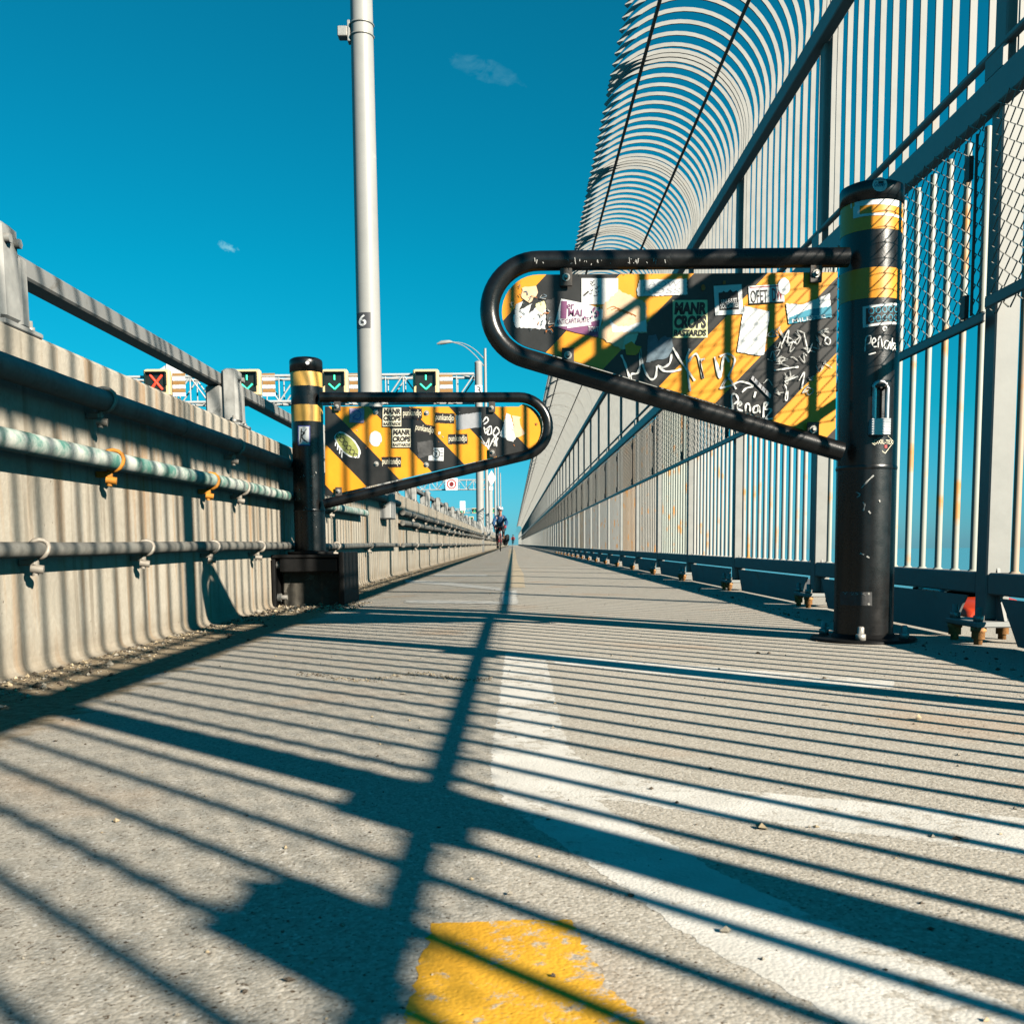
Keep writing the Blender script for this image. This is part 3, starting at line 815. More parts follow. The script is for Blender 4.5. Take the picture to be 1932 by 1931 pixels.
# right hand gate -------------------------------------------------------------
DR = 2.85
def right_gate():
    b = at(1628, 1207, DR); bx = b.x; R = .079
    top = at(1645, 352, DR).z
    t = thing('barrier_gate', (bx, DR, 0), 'near right black gate with big sticker covered striped board and padlock', 'gate')
    lean = (at(1645, 352, DR).x - bx) / top
    zb = lambda v: at(1640, v, DR).z
    def cyl(mb, z0, z1, r, mi=0, seg=48, extra=()):
        n = 10
        mb.tube([(bx + lean * (z0 + (z1 - z0) * i / n), DR, z0 + (z1 - z0) * i / n) for i in range(n + 1)], r, seg, mi)
    mb = MB(); cyl(mb, .010, zb(390), R)
    z_s = zb(884); mb.tube([(bx + lean * z_s, DR, z_s - .006), (bx + lean * z_s, DR, z_s), (bx + lean * z_s, DR, z_s + .006)], [R + .0005, R + .0025, R + .0005], 48)
    mb.build('post', M_black, t)
    mb = MB(); z0, z1 = zb(390), top
    mb.lathe((bx + lean * z0, DR, z0), [(R + .004, -.004), (R + .004, (z1 - z0) * .72), (R + .001, (z1 - z0) * .84), (R - .012, (z1 - z0) * .95), (R * .5, (z1 - z0) * 1.04), (.004, (z1 - z0) * 1.07)], 48)
    cap = mb.build('cap', M_black, t)
    def surf(u, v, lift):                     # onto the post
        p = at(u, v, DR); xc = bx + lean * p.z
        s_ = max(-.98, min(.98, (p.x - xc) / R)); a = math.asin(s_)
        return Vector((xc + (R + lift) * math.sin(a), DR - (R + lift) * math.cos(a), p.z))
    for va, vb in ((392, 448), (518, 574)):
        mb = MB(); cyl(mb, zb(vb), zb(va), R + .0008, seg=48); mb.build('reflective_band', M_ylw, t)
    D = Decal(surf, z5, .0016)
    D.grid(1392, 268, 1815, 322, M_white, 14, .03).grid(1405, 318, 1440, 405, M_white, 3, 0).grid(1440, 386, 1790, 404, M_white, 12, .03)
    D.build('sticker', t, 'white strip with a hollow outline across the top band')
    D = Decal(lambda u, v, l: surf(u, v, l + .004), z5, .0012); D.oval(1518, 132, 1617, 238, M_white); D.text('Goody', 1530, 165, 1605, 212, M_tealink, .2); D.stroke([(1535, 152), (1570, 146), (1605, 152)], 6, M_tealink)
    D.build('sticker', t, 'round pale sticker on the post cap')
    D = Decal(surf, z5, .0016); D.grid(1455, 1070, 1738, 1225, M_white, 10, -.12).grid(1475, 1085, 1725, 1205, M_ink, 10, -.12)
    for i in range(5):
        for j in range(2):
            cx, cy = 1510 + i * 47, 1105 + j * 62 - i * 5
            D.stroke([(cx + 17 * math.cos(a), cy + 22 * math.sin(a)) for a in [k * .9 for k in range(8)]], 7, M_tealink)
    D.build('sticker', t, 'black and teal scrawled label on the post')
    D = Decal(surf, z5, .0014)
    for pts in ([(1468, 1400), (1472, 1330), (1480, 1292), (1505, 1290), (1502, 1335), (1478, 1350)], [(1515, 1345), (1538, 1330), (1532, 1305), (1515, 1325), (1522, 1365), (1548, 1368)],
                [(1556, 1375), (1560, 1310), (1575, 1300), (1588, 1375)], [(1640, 1330), (1612, 1325), (1600, 1365), (1625, 1385), (1648, 1330), (1650, 1385)], [(1668, 1300), (1665, 1390), (1700, 1345), (1672, 1340), (1715, 1400)],
                [(1490, 1425), (1540, 1412)], [(1590, 1230), (1610, 1222), (1622, 1240), (1600, 1252), (1590, 1230)]):
        D.stroke(pts, 8, M_chalk)
    D.build('graffiti', t, 'white marker scrawl on the post')
    D = Decal(surf, zr, .0014)
    D.stroke([(548, 140), (650, 72), (722, 130), (645, 218), (548, 140)], 6, M_cream, False); D.rect(640, 155, 662, 180, M_redink); D.text('OXIL-TEX', 562, 118, 712, 150, M_cream, 0, .01)
    D.build('sticker', t, 'dark diamond label reading OXIL-TEX')
    D = Decal(surf, zr, .0014); D.grid(362, 1235, 548, 1335, M_grayink, 8)
    D.oval(518, 1238, 534, 1256, M_bolt, 10).oval(516, 1314, 534, 1332, M_bolt, 10).text('Y 25 K', 372, 1238, 505, 1258, M_chalkthin, 0, 0)
    D.build('sticker', t, 'worn dark plate low on the post')
    D = Decal(surf, zr, .0013)
    for pts in ([(448, 500), (470, 520), (452, 540)], [(488, 575), (500, 600), (490, 640)], [(525, 640), (538, 660)], [(470, 950), (495, 962)], [(512, 972), (530, 985)], [(480, 470), (520, 420), (560, 380)], [(600, 560), (605, 575)]):
        D.stroke(pts, 9, M_chalkthin)
    D.build('scratches', t)
    # base
    mb = MB(); mb.lathe((bx, DR, 0), [(.142, -.01), (.142, .006), (.139, .009), (.085, .010), (.081, .02)], 40); bp = mb.build('base_plate', M_blackbox, t)
    for a in (-1.95, -.75, .9, 2.4):
        mb = MB(); mb.lathe((bx + .116 * math.cos(a), DR + .116 * math.sin(a), .009), [(.014, 0), (.014, .016), (.009, .018), (.009, .034), (.006, .037)], 8)
        mb.build('bolt', M_bolt, bp)
    # arm
    ya = DR - .004
    px = [(1600, 485.5), (1500, 486.5), (1250, 489.5), (1017.3, 492)] + arc(1017.3, 585.8, 93.8, -90, -254, 22)[1:] + [(1200, 738), (1400, 797), (1588, 852)]
    mb = MB(); mb.tube([at(u, v, ya - (.06 if u > 1560 and v > 700 else .06)) for u, v in px], .0255, 20); fr = mb.build('arm_frame', M_black, t)
    YP = ya - .06
    # board
    out = [(1580, 513.5), (1300, 516), (1017, 518)] + arc(1017, 588, 70, -90, -253.6, 18)[1:] + [(1576, 829)]
    P = [at(u, v, YP + .004) for u, v in out]
    mb = MB(); mb.prism([(p.x, p.z) for p in P], 'y', YP + .004, YP + .010)
    # stripe lines u + .94 v = 1517 + 138 k  (yellow before the first)
    k0 = at(1517 - .94 * 600, 600, YP); k1 = at(1517 - .94 * 800, 800, YP); k2 = at(1517 + 276 - .94 * 600, 600, YP)
    dx, dz = k1.x - k0.x, k1.z - k0.z; nx, nz = -dz, dx
    l = math.hypot(nx, nz); nx, nz = nx / l, nz / l
    if nx < 0: nx, nz = -nx, -nz
    per = (k2.x - k0.x) * nx + (k2.z - k0.z) * nz
    c0 = (k0.x - bx) * nx + k0.z * nz
    board = mb.build('warning_board', mat_stripes('warning_stripes_rising', nx, nz, c0, per, False), t)
    for (x, y), up, f in (((728, 330), True, z4), ((742, 915), False, z4), ((1158, 785), True, z5), ((1532, 811), False, ident)):
        mb = MB(); lug(mb, *f(x, y), YP, up); mb.build('lug', [M_lug, M_bolt], fr)
    def sp(u, v, lift): return at(u, v, YP + .004 - lift)
    def S(frame=z4): return Decal(sp, frame)
    D = S(); D.poly([(345, 700), (330, 640), (350, 520), (400, 500), (380, 570), (470, 520), (440, 600), (520, 540), (580, 560), (572, 712)], M_white, 5)
    D.poly([(500, 520), (565, 498), (580, 545), (555, 600), (505, 560)], M_oliveshade, 3)
    D.poly([(400, 395), (500, 385), (520, 440), (450, 520), (395, 480)], M_peach, 8)
    D.build('sticker', board, 'torn peeling paper scraps at the rounded end')
    D = S(); D.poly([(575, 500), (650, 470), (690, 560), (680, 700), (590, 690)], M_grayink, 6); D.build('sticker', board)
    D = S(); D.poly([(640, 690), (692, 482), (880, 520), (1018, 565), (970, 770), (800, 735)], M_white)
    D.poly([(640, 692), (790, 690), (985, 640), (970, 772), (800, 737)], M_purple)
    D.poly([(738, 672), (915, 655), (920, 680), (738, 705)], M_white)
    D.text('1', 690, 500, 735, 632, M_purple, 0, .02, .04).text('er', 738, 522, 790, 562, M_purple, 0, .01, .04).text('MAI', 748, 562, 850, 615, M_purple, 0, .015, .03)
    D.text('ANTICAPITALISTE', 655, 630, 905, 668, M_purple, 0, .006, -.08).text('TOUT', 895, 690, 975, 730, M_white, 0, .01, .06)
    for q in range(9):
        x, y = random.uniform(860, 1000), random.uniform(535, 610); D.oval(x, y, x + 16, y + 26, M_purple, 7, .3)
    D.build('sticker', board, 'white and purple sticker reading 1er MAI ANTICAPITALISTE')
    D = S(); D.rect(846, 328, 1122, 524, M_white, .0)
    for q in range(9):
        x, y = random.uniform(900, 960), 350 + 13 * q; D.stroke([(x, y), (x + 12, y + 8), (x + random.uniform(15, 40), y - 4)], 5, M_ink)
    D.poly([(852, 460), (895, 420), (905, 432), (870, 462)], M_lug); D.build('sticker', board, 'blank white label with small dark scribbles')
    D = S(); D.poly([(1000, 540), (1125, 415), (1335, 515), (1338, 735), (1275, 745), (1235, 850), (1150, 868), (975, 770), (1010, 620)], M_peach, 6)
    D.poly([(1060, 640), (1110, 690), (1200, 690), (1335, 640), (1335, 730), (1080, 735)], M_white, 4)
    D.poly([(1150, 868), (1235, 850), (1275, 745), (1180, 760)], M_cream, 3)
    for q in range(5): D.stroke([(1040 + 30 * q, 560 + 8 * q), (1090 + 30 * q, 540 + 12 * q), (1140 + 30 * q, 575 + 10 * q)], 5, M_rustdot)
    D.build('sticker', board, 'torn pale paper residue')
    D = S(); D.poly([(1262, 420), (1285, 340), (1640, 332), (1645, 452), (1270, 465)], M_white, 3)
    for q, w_ in enumerate(('LAOW', 'ROSS')): D.text(w_, 1310, 350 + 50 * q, 1590, 392 + 50 * q, M_silver, .1, 0)
    D.build('sticker', board, 'long white label with faint grey lettering')
    D = S(); D.rect(1534, 492, 1796, 776, M_oliveshade, -.005)
    D.text('MANR', 1545, 508, 1788, 602, M_ink, .12, .06).text('CROPS', 1545, 608, 1788, 706, M_ink, .12, .06).text('BASTARDS', 1540, 716, 1788, 764, M_ink, .12, .045)
    D.build('sticker', board, 'square cream sticker, its shade painted olive, reading MANR CROPS BASTARDS')
    D = S(); D.poly([(1345, 760), (1410, 755), (1430, 800), (1460, 760), (1530, 780), (1535, 860), (1490, 930), (1335, 962)], M_slate, 6); D.build('sticker', board, 'scraped blue grey patch')
    D = S(z5); D.rect(400, 862, 612, 1085, M_white, -.06); D.rect(435, 915, 582, 1050, M_ink, -.06)
    D.poly([(445, 935), (470, 905), (490, 925), (520, 895), (540, 915), (570, 900), (575, 940)], M_ink)
    D.text('UNI-E-S ET', 452, 965, 572, 1000, M_white, 0, .01, -.1).text('SOLIDAIRES', 445, 1000, 580, 1034, M_white, 0, .01, -.1)
    D.build('sticker', board, 'white framed dark sticker reading UNI-E-S ET SOLIDAIRES')
    D = S(z5); D.rect(660, 862, 925, 1000, M_white, -.06); D.rect(666, 870, 918, 878, M_redink, -.06)
    D.text('OFET ', 672, 895, 800, 992, M_ink, 0, .008, -.06, (792, 930)).text('DW', 835, 888, 915, 985, M_redink, 0, .008, -.06, (792, 930))
    D.rect(664, 992, 922, 999, M_ink, -.06); D.oval(880, 808, 972, 935, M_white, 18, .04); D.build('sticker', board, 'white sticker with large letters OFET DW')
    D = S(z5); D.poly([(625, 1018), (820, 1062), (775, 1385), (745, 1395), (570, 1365)], M_white, 2); D.build('sticker', board, 'tall blank white label')
    D = S(z5); D.poly([(940, 1000), (1060, 1012), (1270, 925), (1285, 1100), (960, 1155)], M_white, 3); D.poly([(1100, 1050), (1280, 1020), (1285, 1102), (965, 1155), (960, 1110)], M_tealink, 3)
    D.text('MILESTE', 985, 1100, 1240, 1128, M_white, 0, .01, -.14); D.build('sticker', board, 'white and teal torn sticker')
    D = S(z4)
    for pts in ([(1145, 905), (1170, 960), (1200, 1050), (1215, 1088), (1225, 1050), (1270, 1040), (1290, 960), (1285, 855), (1300, 950), (1330, 1040), (1370, 1090), (1405, 1070), (1415, 990)],
                [(1420, 985), (1460, 1000), (1510, 970), (1525, 900)], [(1430, 1000), (1480, 1030), (1560, 1025), (1600, 1010)], [(1535, 850), (1600, 960), (1680, 1070), (1700, 1100)], [(1660, 860), (1640, 960), (1665, 1180)],
                [(1650, 960), (1700, 900), (1730, 930), (1765, 1085), (1740, 960), (1775, 935)], [(1850, 920), (1890, 1080), (1920, 920), (1960, 960)]): D.stroke(pts, 15, M_chalk)
    D.build('graffiti', board, 'long looping white marker tag')
    D = S(z5)
    for pts in ([(440, 1400), (500, 1380), (555, 1420), (520, 1520), (450, 1640), (500, 1560), (565, 1645)], [(410, 1430), (430, 1480), (450, 1555)], [(440, 1640), (520, 1620), (600, 1590), (690, 1620), (640, 1640), (610, 1670)]): D.stroke(pts, 13, M_chalk)
    for pts in ([(540, 1810), (530, 1700), (560, 1685), (580, 1730), (545, 1760)], [(575, 1775), (605, 1760), (590, 1740), (575, 1790), (615, 1810)], [(635, 1815), (640, 1760), (665, 1765), (670, 1815)],
                [(735, 1770), (700, 1780), (695, 1820), (725, 1815), (735, 1775), (745, 1825)], [(770, 1860), (775, 1760), (805, 1750), (780, 1795), (830, 1800), (790, 1865), (840, 1868)], [(712, 1665), (700, 1710)]): D.stroke(pts, 13, M_chalk)
    D.build('graffiti', board, 'white marker tag near the lower edge')
    D = S(z5)
    for i in range(34):
        x, y = random.uniform(760, 1260), random.uniform(1190, 1680)
        if (x - 700) * .95 + y > 2420 or (x - 500) * .95 + y < 1500: continue
        D.stroke([(x, y), (x + random.uniform(10, 50), y + random.uniform(-50, 50)), (x + random.uniform(-40, 60), y + random.uniform(-40, 60)), (x + random.uniform(0, 80), y + random.uniform(-30, 30))], 7, M_chalkthin)
    D.stroke([(850, 1505), (950, 1490), (1035, 1478)], 12, M_chalk).stroke([(930, 1590), (1030, 1550)], 9, M_chalk).stroke([(1040, 1580), (1080, 1520), (1060, 1640)], 9, M_chalk)
    D.stroke([(930, 1610), (945, 1650), (935, 1720), (950, 1725), (955, 1660)], 8, M_chalk)
    D.stroke([(910, 1310), (960, 1200), (955, 1290), (1000, 1290), (1010, 1300)], 8, M_chalk).stroke([(1075, 1220), (1100, 1330), (1110, 1370), (1140, 1300)], 8, M_chalk).stroke([(1245, 1250), (1275, 1275), (1265, 1310), (1235, 1290), (1245, 1250)], 8, M_chalk)
    D.poly([(690, 1545), (830, 1690), (820, 1718), (675, 1570)], M_silver)
    for q in range(4): D.stroke([(705 + 28 * q, 1560 + 30 * q), (700 + 28 * q, 1585 + 30 * q)], 7, M_ink)
    D.build('graffiti', board, 'scratched white scribbles on the black stripe')
    D = S(z5); D.oval(298, 860, 330, 905, M_rustdot, 9, .3).oval(462, 828, 488, 858, M_rustdot, 9, .3).build('rust_spots', board)
    D = S(z4); D.poly([(1180, 830), (1230, 800), (1290, 850), (1250, 910), (1190, 900)], M_ylw, 12); D.build('sticker', board)
    D = S(z4)
    for q in range(26):
        x = random.uniform(330, 640); y = random.uniform(380, 720) + (x - 330) * .2
        D.stroke([(x, y), (x + random.uniform(-25, 25), y + random.uniform(-15, 25)), (x + random.uniform(-30, 40), y + random.uniform(5, 30))], random.uniform(3, 7), random.choice((M_chalkthin, M_rustdot, M_slate)))
    D.build('scratches', board)
    D = Decal(lambda u, v, l: at(u, v, YP - .0255 - l), z4, .0002)
    for q in range(30):
        x = random.uniform(480, 1500); D.stroke([(x, 190 + random.uniform(-25, 30)), (x + random.uniform(-8, 10), 200 + random.uniform(-25, 30))], random.uniform(3, 6), M_chalkthin)
    D.build('scratches', fr)
    # padlock hanging on the post
    lk = thing('padlock', at(1658, 770, DR - .085), 'long shackle silver padlock hanging on the near right gate post', 'padlock')
    yl = DR - R - .016
    a0, a1 = at(*z5(1605, 1850), yl), at(*z5(1700, 1850), yl); tp = at(*z5(1652, 1590), yl); rr = (a1.x - a0.x) / 2
    mb = MB(); zc = tp.z - rr
    mb.tube([(a0.x, yl, a0.z - .01)] + [(a0.x, yl, a0.z + (zc - a0.z) * k / 3) for k in range(4)] + [(tp.x - rr * math.cos(PI * k / 10), yl, zc + rr * math.sin(PI * k / 10)) for k in range(1, 10)] + [(a1.x, yl, zc + (a0.z - zc) * k / 3) for k in range(4)] + [(a1.x, yl, a0.z - .01)], .0062, 12)
    mb.build('shackle', pm('hardened_steel', (.50, .50, .50), .3, .8, .05, 30, 0), lk)
    b0, b1 = at(*z5(1572, 1868), yl), at(*zr(752, 66), yl)
    mb = MB(); mb.cbox(b0.x, b1.x, yl - .014, yl + .013, b1.z, b0.z, .004)
    for k in range(7): mb.box(b0.x + .0015, b1.x - .0015, yl - .0148, yl - .014, b1.z + (b0.z - b1.z) * (k + .3) / 7, b1.z + (b0.z - b1.z) * (k + .75) / 7)
    mb.build('lock_body', pm('laminated_steel', (.52, .53, .54), .32, .5, .08, 30, 0), lk)
    # staple welded to the post that the padlock hangs from
    mb = MB(); mb.tube([(tp.x - .012, DR - R + .004, tp.z - .018), (tp.x - .012, yl - .012, tp.z - .012), (tp.x + .012, yl - .012, tp.z - .012), (tp.x + .012, DR - R + .004, tp.z - .018)], .004, 8); mb.build('staple', M_lug, t)
right_gate()

# left hand gate ---------------------------------------------------------------
DL = 5.30
def left_gate():
    b = at(586, 1040, DL); bx = b.x; R = .079
    topc = at(577, 678, DL)
    t = thing('barrier_gate', (bx, DL, 0), 'farther left black gate on a box mount, its striped board full of small stickers', 'gate')
    lean = (topc.x - bx) / (topc.z - b.z)
    zb = lambda y: at(580, z3(0, y)[1], DL).z
    ctr = lambda z: bx + lean * (z - b.z)
    def cyl(mb, z0, z1, r, seg=40):
        mb.tube([(ctr(z0 + (z1 - z0) * i / 8), DL, z0 + (z1 - z0) * i / 8) for i in range(9)], r, seg)
    mb = MB(); cyl(mb, .22, zb(295), R); z_s = zb(1078); mb.tube([(ctr(z_s), DL, z_s - .006), (ctr(z_s), DL, z_s), (ctr(z_s), DL, z_s + .006)], [R + .0005, R + .0025, R + .0005], 40)
    mb.build('post', M_black, t)
    mb = MB(); z0 = zb(295); hh = zb(215) - z0
    mb.lathe((ctr(z0), DL, z0), [(R + .004, -.004), (R + .004, hh * .72), (R + .001, hh * .84), (R - .012, hh * .95), (R * .5, hh * 1.03), (.004, hh * 1.05)], 40)
    cap = mb.build('cap', M_black, t)
    for ya, yb in ((293, 382), (487, 580)):
        mb = MB(); cyl(mb, zb(yb), zb(ya), R + .0008); mb.build('reflective_band', M_ylwlite, t)
    def surf(u, v, lift):
        p = at(u, v, DL); xc = ctr(p.z); a = math.asin(max(-.98, min(.98, (p.x - xc) / R)))
        return Vector((xc + (R + lift) * math.sin(a), DL - (R + lift) * math.cos(a), p.z))
    D = Decal(surf, z3, .0016); D.grid(378, 607, 443, 718, M_bluink, 6).grid(383, 612, 438, 712, M_white, 6)
    for pts in ([(398, 625), (392, 700)], [(398, 640), (415, 650), (396, 668), (418, 695)], [(425, 625), (402, 668), (430, 702)]): D.stroke(pts, 5, M_ink)
    D.build('sticker', t, 'white sticker with black marks and blue rim on the post')
    D = Decal(lambda u, v, l: surf(u, v, l + .004), z3, .0012); D.oval(418, 248, 437, 268, M_white, 12); D.build('sticker', t)
    D = Decal(surf, z3, .0014)
    for q in range(24):
        x, y = random.uniform(360, 480), random.uniform(860, 1230); D.stroke([(x, y), (x + random.uniform(-4, 6), y + random.uniform(2, 12))], random.uniform(1.5, 4), M_chalkthin)
    D.build('scratches', t)
    # arm
    YP = DL - .06
    px = [(604, 749), (800, 749.4), (978.8, 749.4)] + arc(978.8, 804.9, 55.5, -90, 76.4, 18)[1:] + [(850, 893), (700, 929.3), (612, 950.5)]
    mb = MB(); mb.tube([at(u, v, YP) for u, v in px], .0255, 16); fr = mb.build('arm_frame', M_black, t)
    out = [(613, 766.5), (800, 767), (979, 767)] + arc(979, 806, 45, -80, 76.4, 14) + [(613.5, 936)]
    P = [at(u, v, YP + .004) for u, v in out]
    mb = MB(); mb.prism([(p.x, p.z) for p in P], 'y', YP + .004, YP + .010)
    f = lambda x, y: at(*z3(x, y), YP)
    k0, k1, k2 = f(58 + .97 * 600, 600), f(58 + .97 * 800, 800), f(58 + 452 + .97 * 600, 600)
    dx, dz = k1.x - k0.x, k1.z - k0.z; nx, nz = -dz, dx; l = math.hypot(nx, nz); nx, nz = nx / l, nz / l
    if nx < 0: nx, nz = -nx, -nz
    per = (k2.x - k0.x) * nx + (k2.z - k0.z) * nz; c0 = (k0.x - bx) * nx + k0.z * nz
    board = mb.build('warning_board', mat_stripes('warning_stripes_falling', nx, nz, c0, per, True), t)
    for x, y, up in ((582, 490, True), (1456, 497, True), (1460, 748, False), (590, 968, False)):
        mb = MB(); lug(mb, *z3(x, y), YP, up, .034, .05); mb.build('lug', [M_lug, M_bolt], fr)
    for x, y in ((798, 520), (1086, 525), (802, 813), (1085, 818)):
        mb = MB(); hexbolt(mb, f(x, y) + Vector((0, .004, 0)), .008, 0); mb.build('rivet', M_bolt, board)
    def sp(u, v, lift): return at(u, v, YP + .004 - lift)
    S = lambda: Decal(sp, z3)
    D = S(); D.rect(650, 498, 733, 580, M_lilac, .02); D.stroke([(665, 520), (690, 510), (715, 530), (700, 560), (670, 550), (690, 535)], 5, M_bluink); D.build('sticker', board, 'faded lilac and blue square sticker')
    for x, y in ((835, 493), (888, 611)):
        D = S(); D.rect(x, y, x + 111, y + 111, M_ink); D.rect(x + 3, y + 3, x + 108, y + 108, M_cream)
        D.text('MANR', x + 7, y + 8, x + 105, y + 40, M_ink, .12, .06).text('CROPS', x + 6, y + 46, x + 106, y + 78, M_ink, .12, .06).text('BASTARDS', x + 6, y + 86, x + 105, y + 103, M_ink, .12, .045)
        D.build('sticker', board, 'square cream sticker reading MANR CROPS BASTARDS')
    for x, y, rot in ((950, 496, 0), (1020, 585, .2), (1134, 522, .05), (1208, 640, -.02), (832, 770, 0)):
        D = S(); D.rect(x, y + 4, x + 110, y + 62, M_ink, rot, 1.5); D.text('punkandjo', x + 3, y + 10, x + 107, y + 56, M_cream, 0, .01, rot)
        D.build('sticker', board, 'dark strip sticker with narrow cream lettering punkandjo')
    D = S(); D.oval(545, 660, 733, 752, M_white, 26, .05, .82); D.oval(556, 667, 722, 745, M_greentag, 26, .05, .82)
    for q in range(6):
        x, y = 585 + 19 * q, 652 + 23 * q; D.stroke([(x - 14, y + 10), (x, y - 12), (x + 18, y), (x + 4, y + 16), (x - 10, y + 4)], 4, M_ink)
    for q in range(4): D.stroke([(572 + 12 * q, 690 + 18 * q), (570 + 12 * q, 712 + 22 * q)], 6, M_white)
    D.build('sticker', board, 'slanted olive bubble lettering sticker with white rim')
    D = S(); D.oval(762, 628, 833, 715, M_white, 22, .05); D.build('sticker', board, 'round white torn label')
    D = S(); D.poly([(1248, 540), (1395, 518), (1398, 605), (1258, 622)], M_silver, 2); D.build('sticker', board, 'strip of silver tape')
    D = S()
    for pts in ([(1405, 575), (1425, 548), (1435, 570), (1410, 590)], [(1412, 605), (1420, 640), (1440, 610), (1432, 645), (1452, 640), (1450, 600), (1420, 620)], [(1462, 640), (1480, 605), (1498, 630), (1475, 655), (1462, 640)],
                [(1390, 655), (1420, 700), (1440, 670), (1435, 725), (1460, 680), (1480, 650), (1470, 710), (1490, 665)], [(1395, 690), (1430, 715), (1445, 740)], [(1465, 690), (1480, 680), (1482, 715)]): D.stroke(pts, 7, M_chalk)
    D.build('graffiti', board, 'white marker tag')
    D = S(); D.poly([(1540, 528), (1562, 535), (1592, 665), (1575, 690), (1500, 655)], M_white, 3); D.build('sticker', board, 'torn white paper')
    D = S(); D.poly([(1565, 540), (1620, 545), (1612, 600), (1640, 640), (1590, 665), (1578, 600)], M_peach, 6); D.build('sticker', board, 'peeled beige paper patch')
    D = S(); D.rect(1098, 722, 1183, 795, M_white, .03); D.oval(1118, 730, 1163, 782, M_ink, 18); D.oval(1123, 735, 1158, 777, M_white, 18); D.stroke([(1130, 745), (1142, 755), (1135, 768)], 7, M_ink)
    for q in range(3): D.stroke([(1165, 735 + 16 * q), (1180, 736 + 16 * q)], 3, M_ink)
    D.build('sticker', board, 'small white sticker with a black ring')
    D = S(); D.poly([(1030, 690), (1120, 680), (1128, 760), (1040, 782)], M_grayink, 3); D.build('sticker', board)
    D = S(); D.oval(1150, 628, 1166, 648, M_white, 9, .3).oval(1075, 515, 1090, 532, M_rustdot, 8, .3).oval(1700, 580, 1716, 598, M_rustdot, 8, .3)
    for q in range(22):
        x, y = random.uniform(660, 1600), random.uniform(500, 720); D.stroke([(x, y), (x + random.uniform(-12, 12), y + random.uniform(-6, 10))], random.uniform(2, 4), random.choice((M_rustdot, M_chalkthin)))
    D.build('scratches', board)
    # box mount bolted to the parapet
    x0, x1 = WX + .012, at(650, 1100, 5.08).x; yf, yb = 5.08, 5.55; zt = .232; zl = gz(-1.0) - .01
    mb = MB()
    mb.cbox(x0 - .008, x1 - .012, yf, yb, zt - .016, zt, .003)
    mb.cbox(x1 - .026, x1, yf - .012, yb, zl, zt + .012, .004)
    mb.cbox(x0 + .03, x1 - .03, yf + .004, yf + .03, zt - .085, zt - .020, .004)
    mb.cbox(x0 - .006, x0 + .010, yf - .008, yf + .14, zl, zt - .02, .003)
    mb.lathe((bx, DL, zt), [(.115, 0), (.115, .012), (.112, .014), (.081, .015), (.08, .02)], 32)
    bm_ = mb.build('box_mount', M_blackbox, t)
    mb = MB(); mb.cbox(x0 + .02, x1 - .03, yf + .10, yb, zl, zt - .02, .01)
    mb.build('infill_block', pm('tarred_concrete', (.055, .05, .04), .9, 0, .5, 22, .8, (.22, .20, .165), .46, 14), bm_)
    for z, L_ in ((zt - .05, .085), (.02, .03)):
        mb = MB()
        mb.tube([(x0 + .010, yf + .04, z), (x0 + .028, yf + .04, z)], .022, 6); mb.tube([(x0 + .028, yf + .04, z), (x0 + .028 + L_, yf + .04, z)], .012, 10)
        mb.build('anchor_bolt', M_bolt, bm_)
left_gate()

# ------------------------------------------------------------------ light poles
def light_pole(u, d, r0, r1, h, num, label, zbase=ZT, arm=True, sub=True, near=False):
    x = at(u, 1000, d).x
    t = thing('light_pole', (x, d, zbase), label, 'light pole', 'light poles along the parapet')
    mb = MB(); n = 12
    mb.tube([(x, d, zbase + (h - zbase) * i / n) for i in range(n + 1)], [r0 + (r1 - r0) * i / n for i in range(n + 1)], 32 if near else 14); mb.build('pole', M_pole, t)
    mb = MB(); mb.cbox(x - r0 * 1.7, x + r0 * 1.7, d - r0 * 1.7, d + r0 * 1.7, zbase - .3, zbase + .03, .01); mb.build('base_plate', M_pole, t)
    if arm:
        mb = MB()
        for k, dz in ((0, 0), (1, -.35)):
            mb.tube(catmull([(x, d, h - .5 + dz), (x - .45, d, h - .05 + dz * .7), (x - .95, d, h + .22 + dz * .3), (x - 1.5, d, h + .30)], 5), .02, 8)
        mb.build('lamp_arm', M_pole, t)
        mb = MB()
        mb.tube([(x - 1.45, d, h + .30), (x - 1.6, d, h + .31), (x - 1.95, d, h + .27), (x - 2.15, d, h + .22)], [.03, .075, .09, .03], 12); mb.build('lamp_head', M_pole, t)
    return t, x
t, xp = light_pole(704, 9.5, .112, .085, 8.6, '6', 'stout pale pole numbered 6 rising behind the left gate', near=True)
def polesurf(u, v, lift):
    p = at(u, v, 9.5); r = .112 + (.085 - .112) * (p.z - ZT) / (8.6 - ZT)
    a = math.asin(max(-.98, min(.98, (p.x - xp) / r))); return Vector((xp + (r + lift) * math.sin(a), 9.5 - (r + lift) * math.cos(a), p.z))
ul = lambda v: 704 - (990 - v) * .0205 * 0
pc = lambda v: (at(0, 0, 1) and None)
zc6 = at(690, 608, 9.5).z
def rowc(v):                                   # pixel column of the pole's axis on pixel row v
    lo, hi = 600., 800.
    for _ in range(40):
        m_ = (lo + hi) / 2
        if at(m_, v, 9.5).x < xp: lo = m_
        else: hi = m_
    return lo
c6 = rowc(608)
D = Decal(polesurf, ident, .002); D.grid(c6 - 19.5, 594, c6 + 7, 623, M_plate, 24); D.l += .002; D.text('6', c6 - 15, 598, c6 - .5, 619, M_signwhite, 0, .012); D.build('number_plate', t)
z_a, z_b = at(680, 48, 9.5).z, at(680, 70, 9.5).z
mb = MB()
for z in (z_a, z_b): mb.tube([(xp + .099 * math.cos(a), 9.5 + .099 * math.sin(a), z) for a in [2 * PI * k / 24 for k in range(24)]], .010, 6, closed=True)
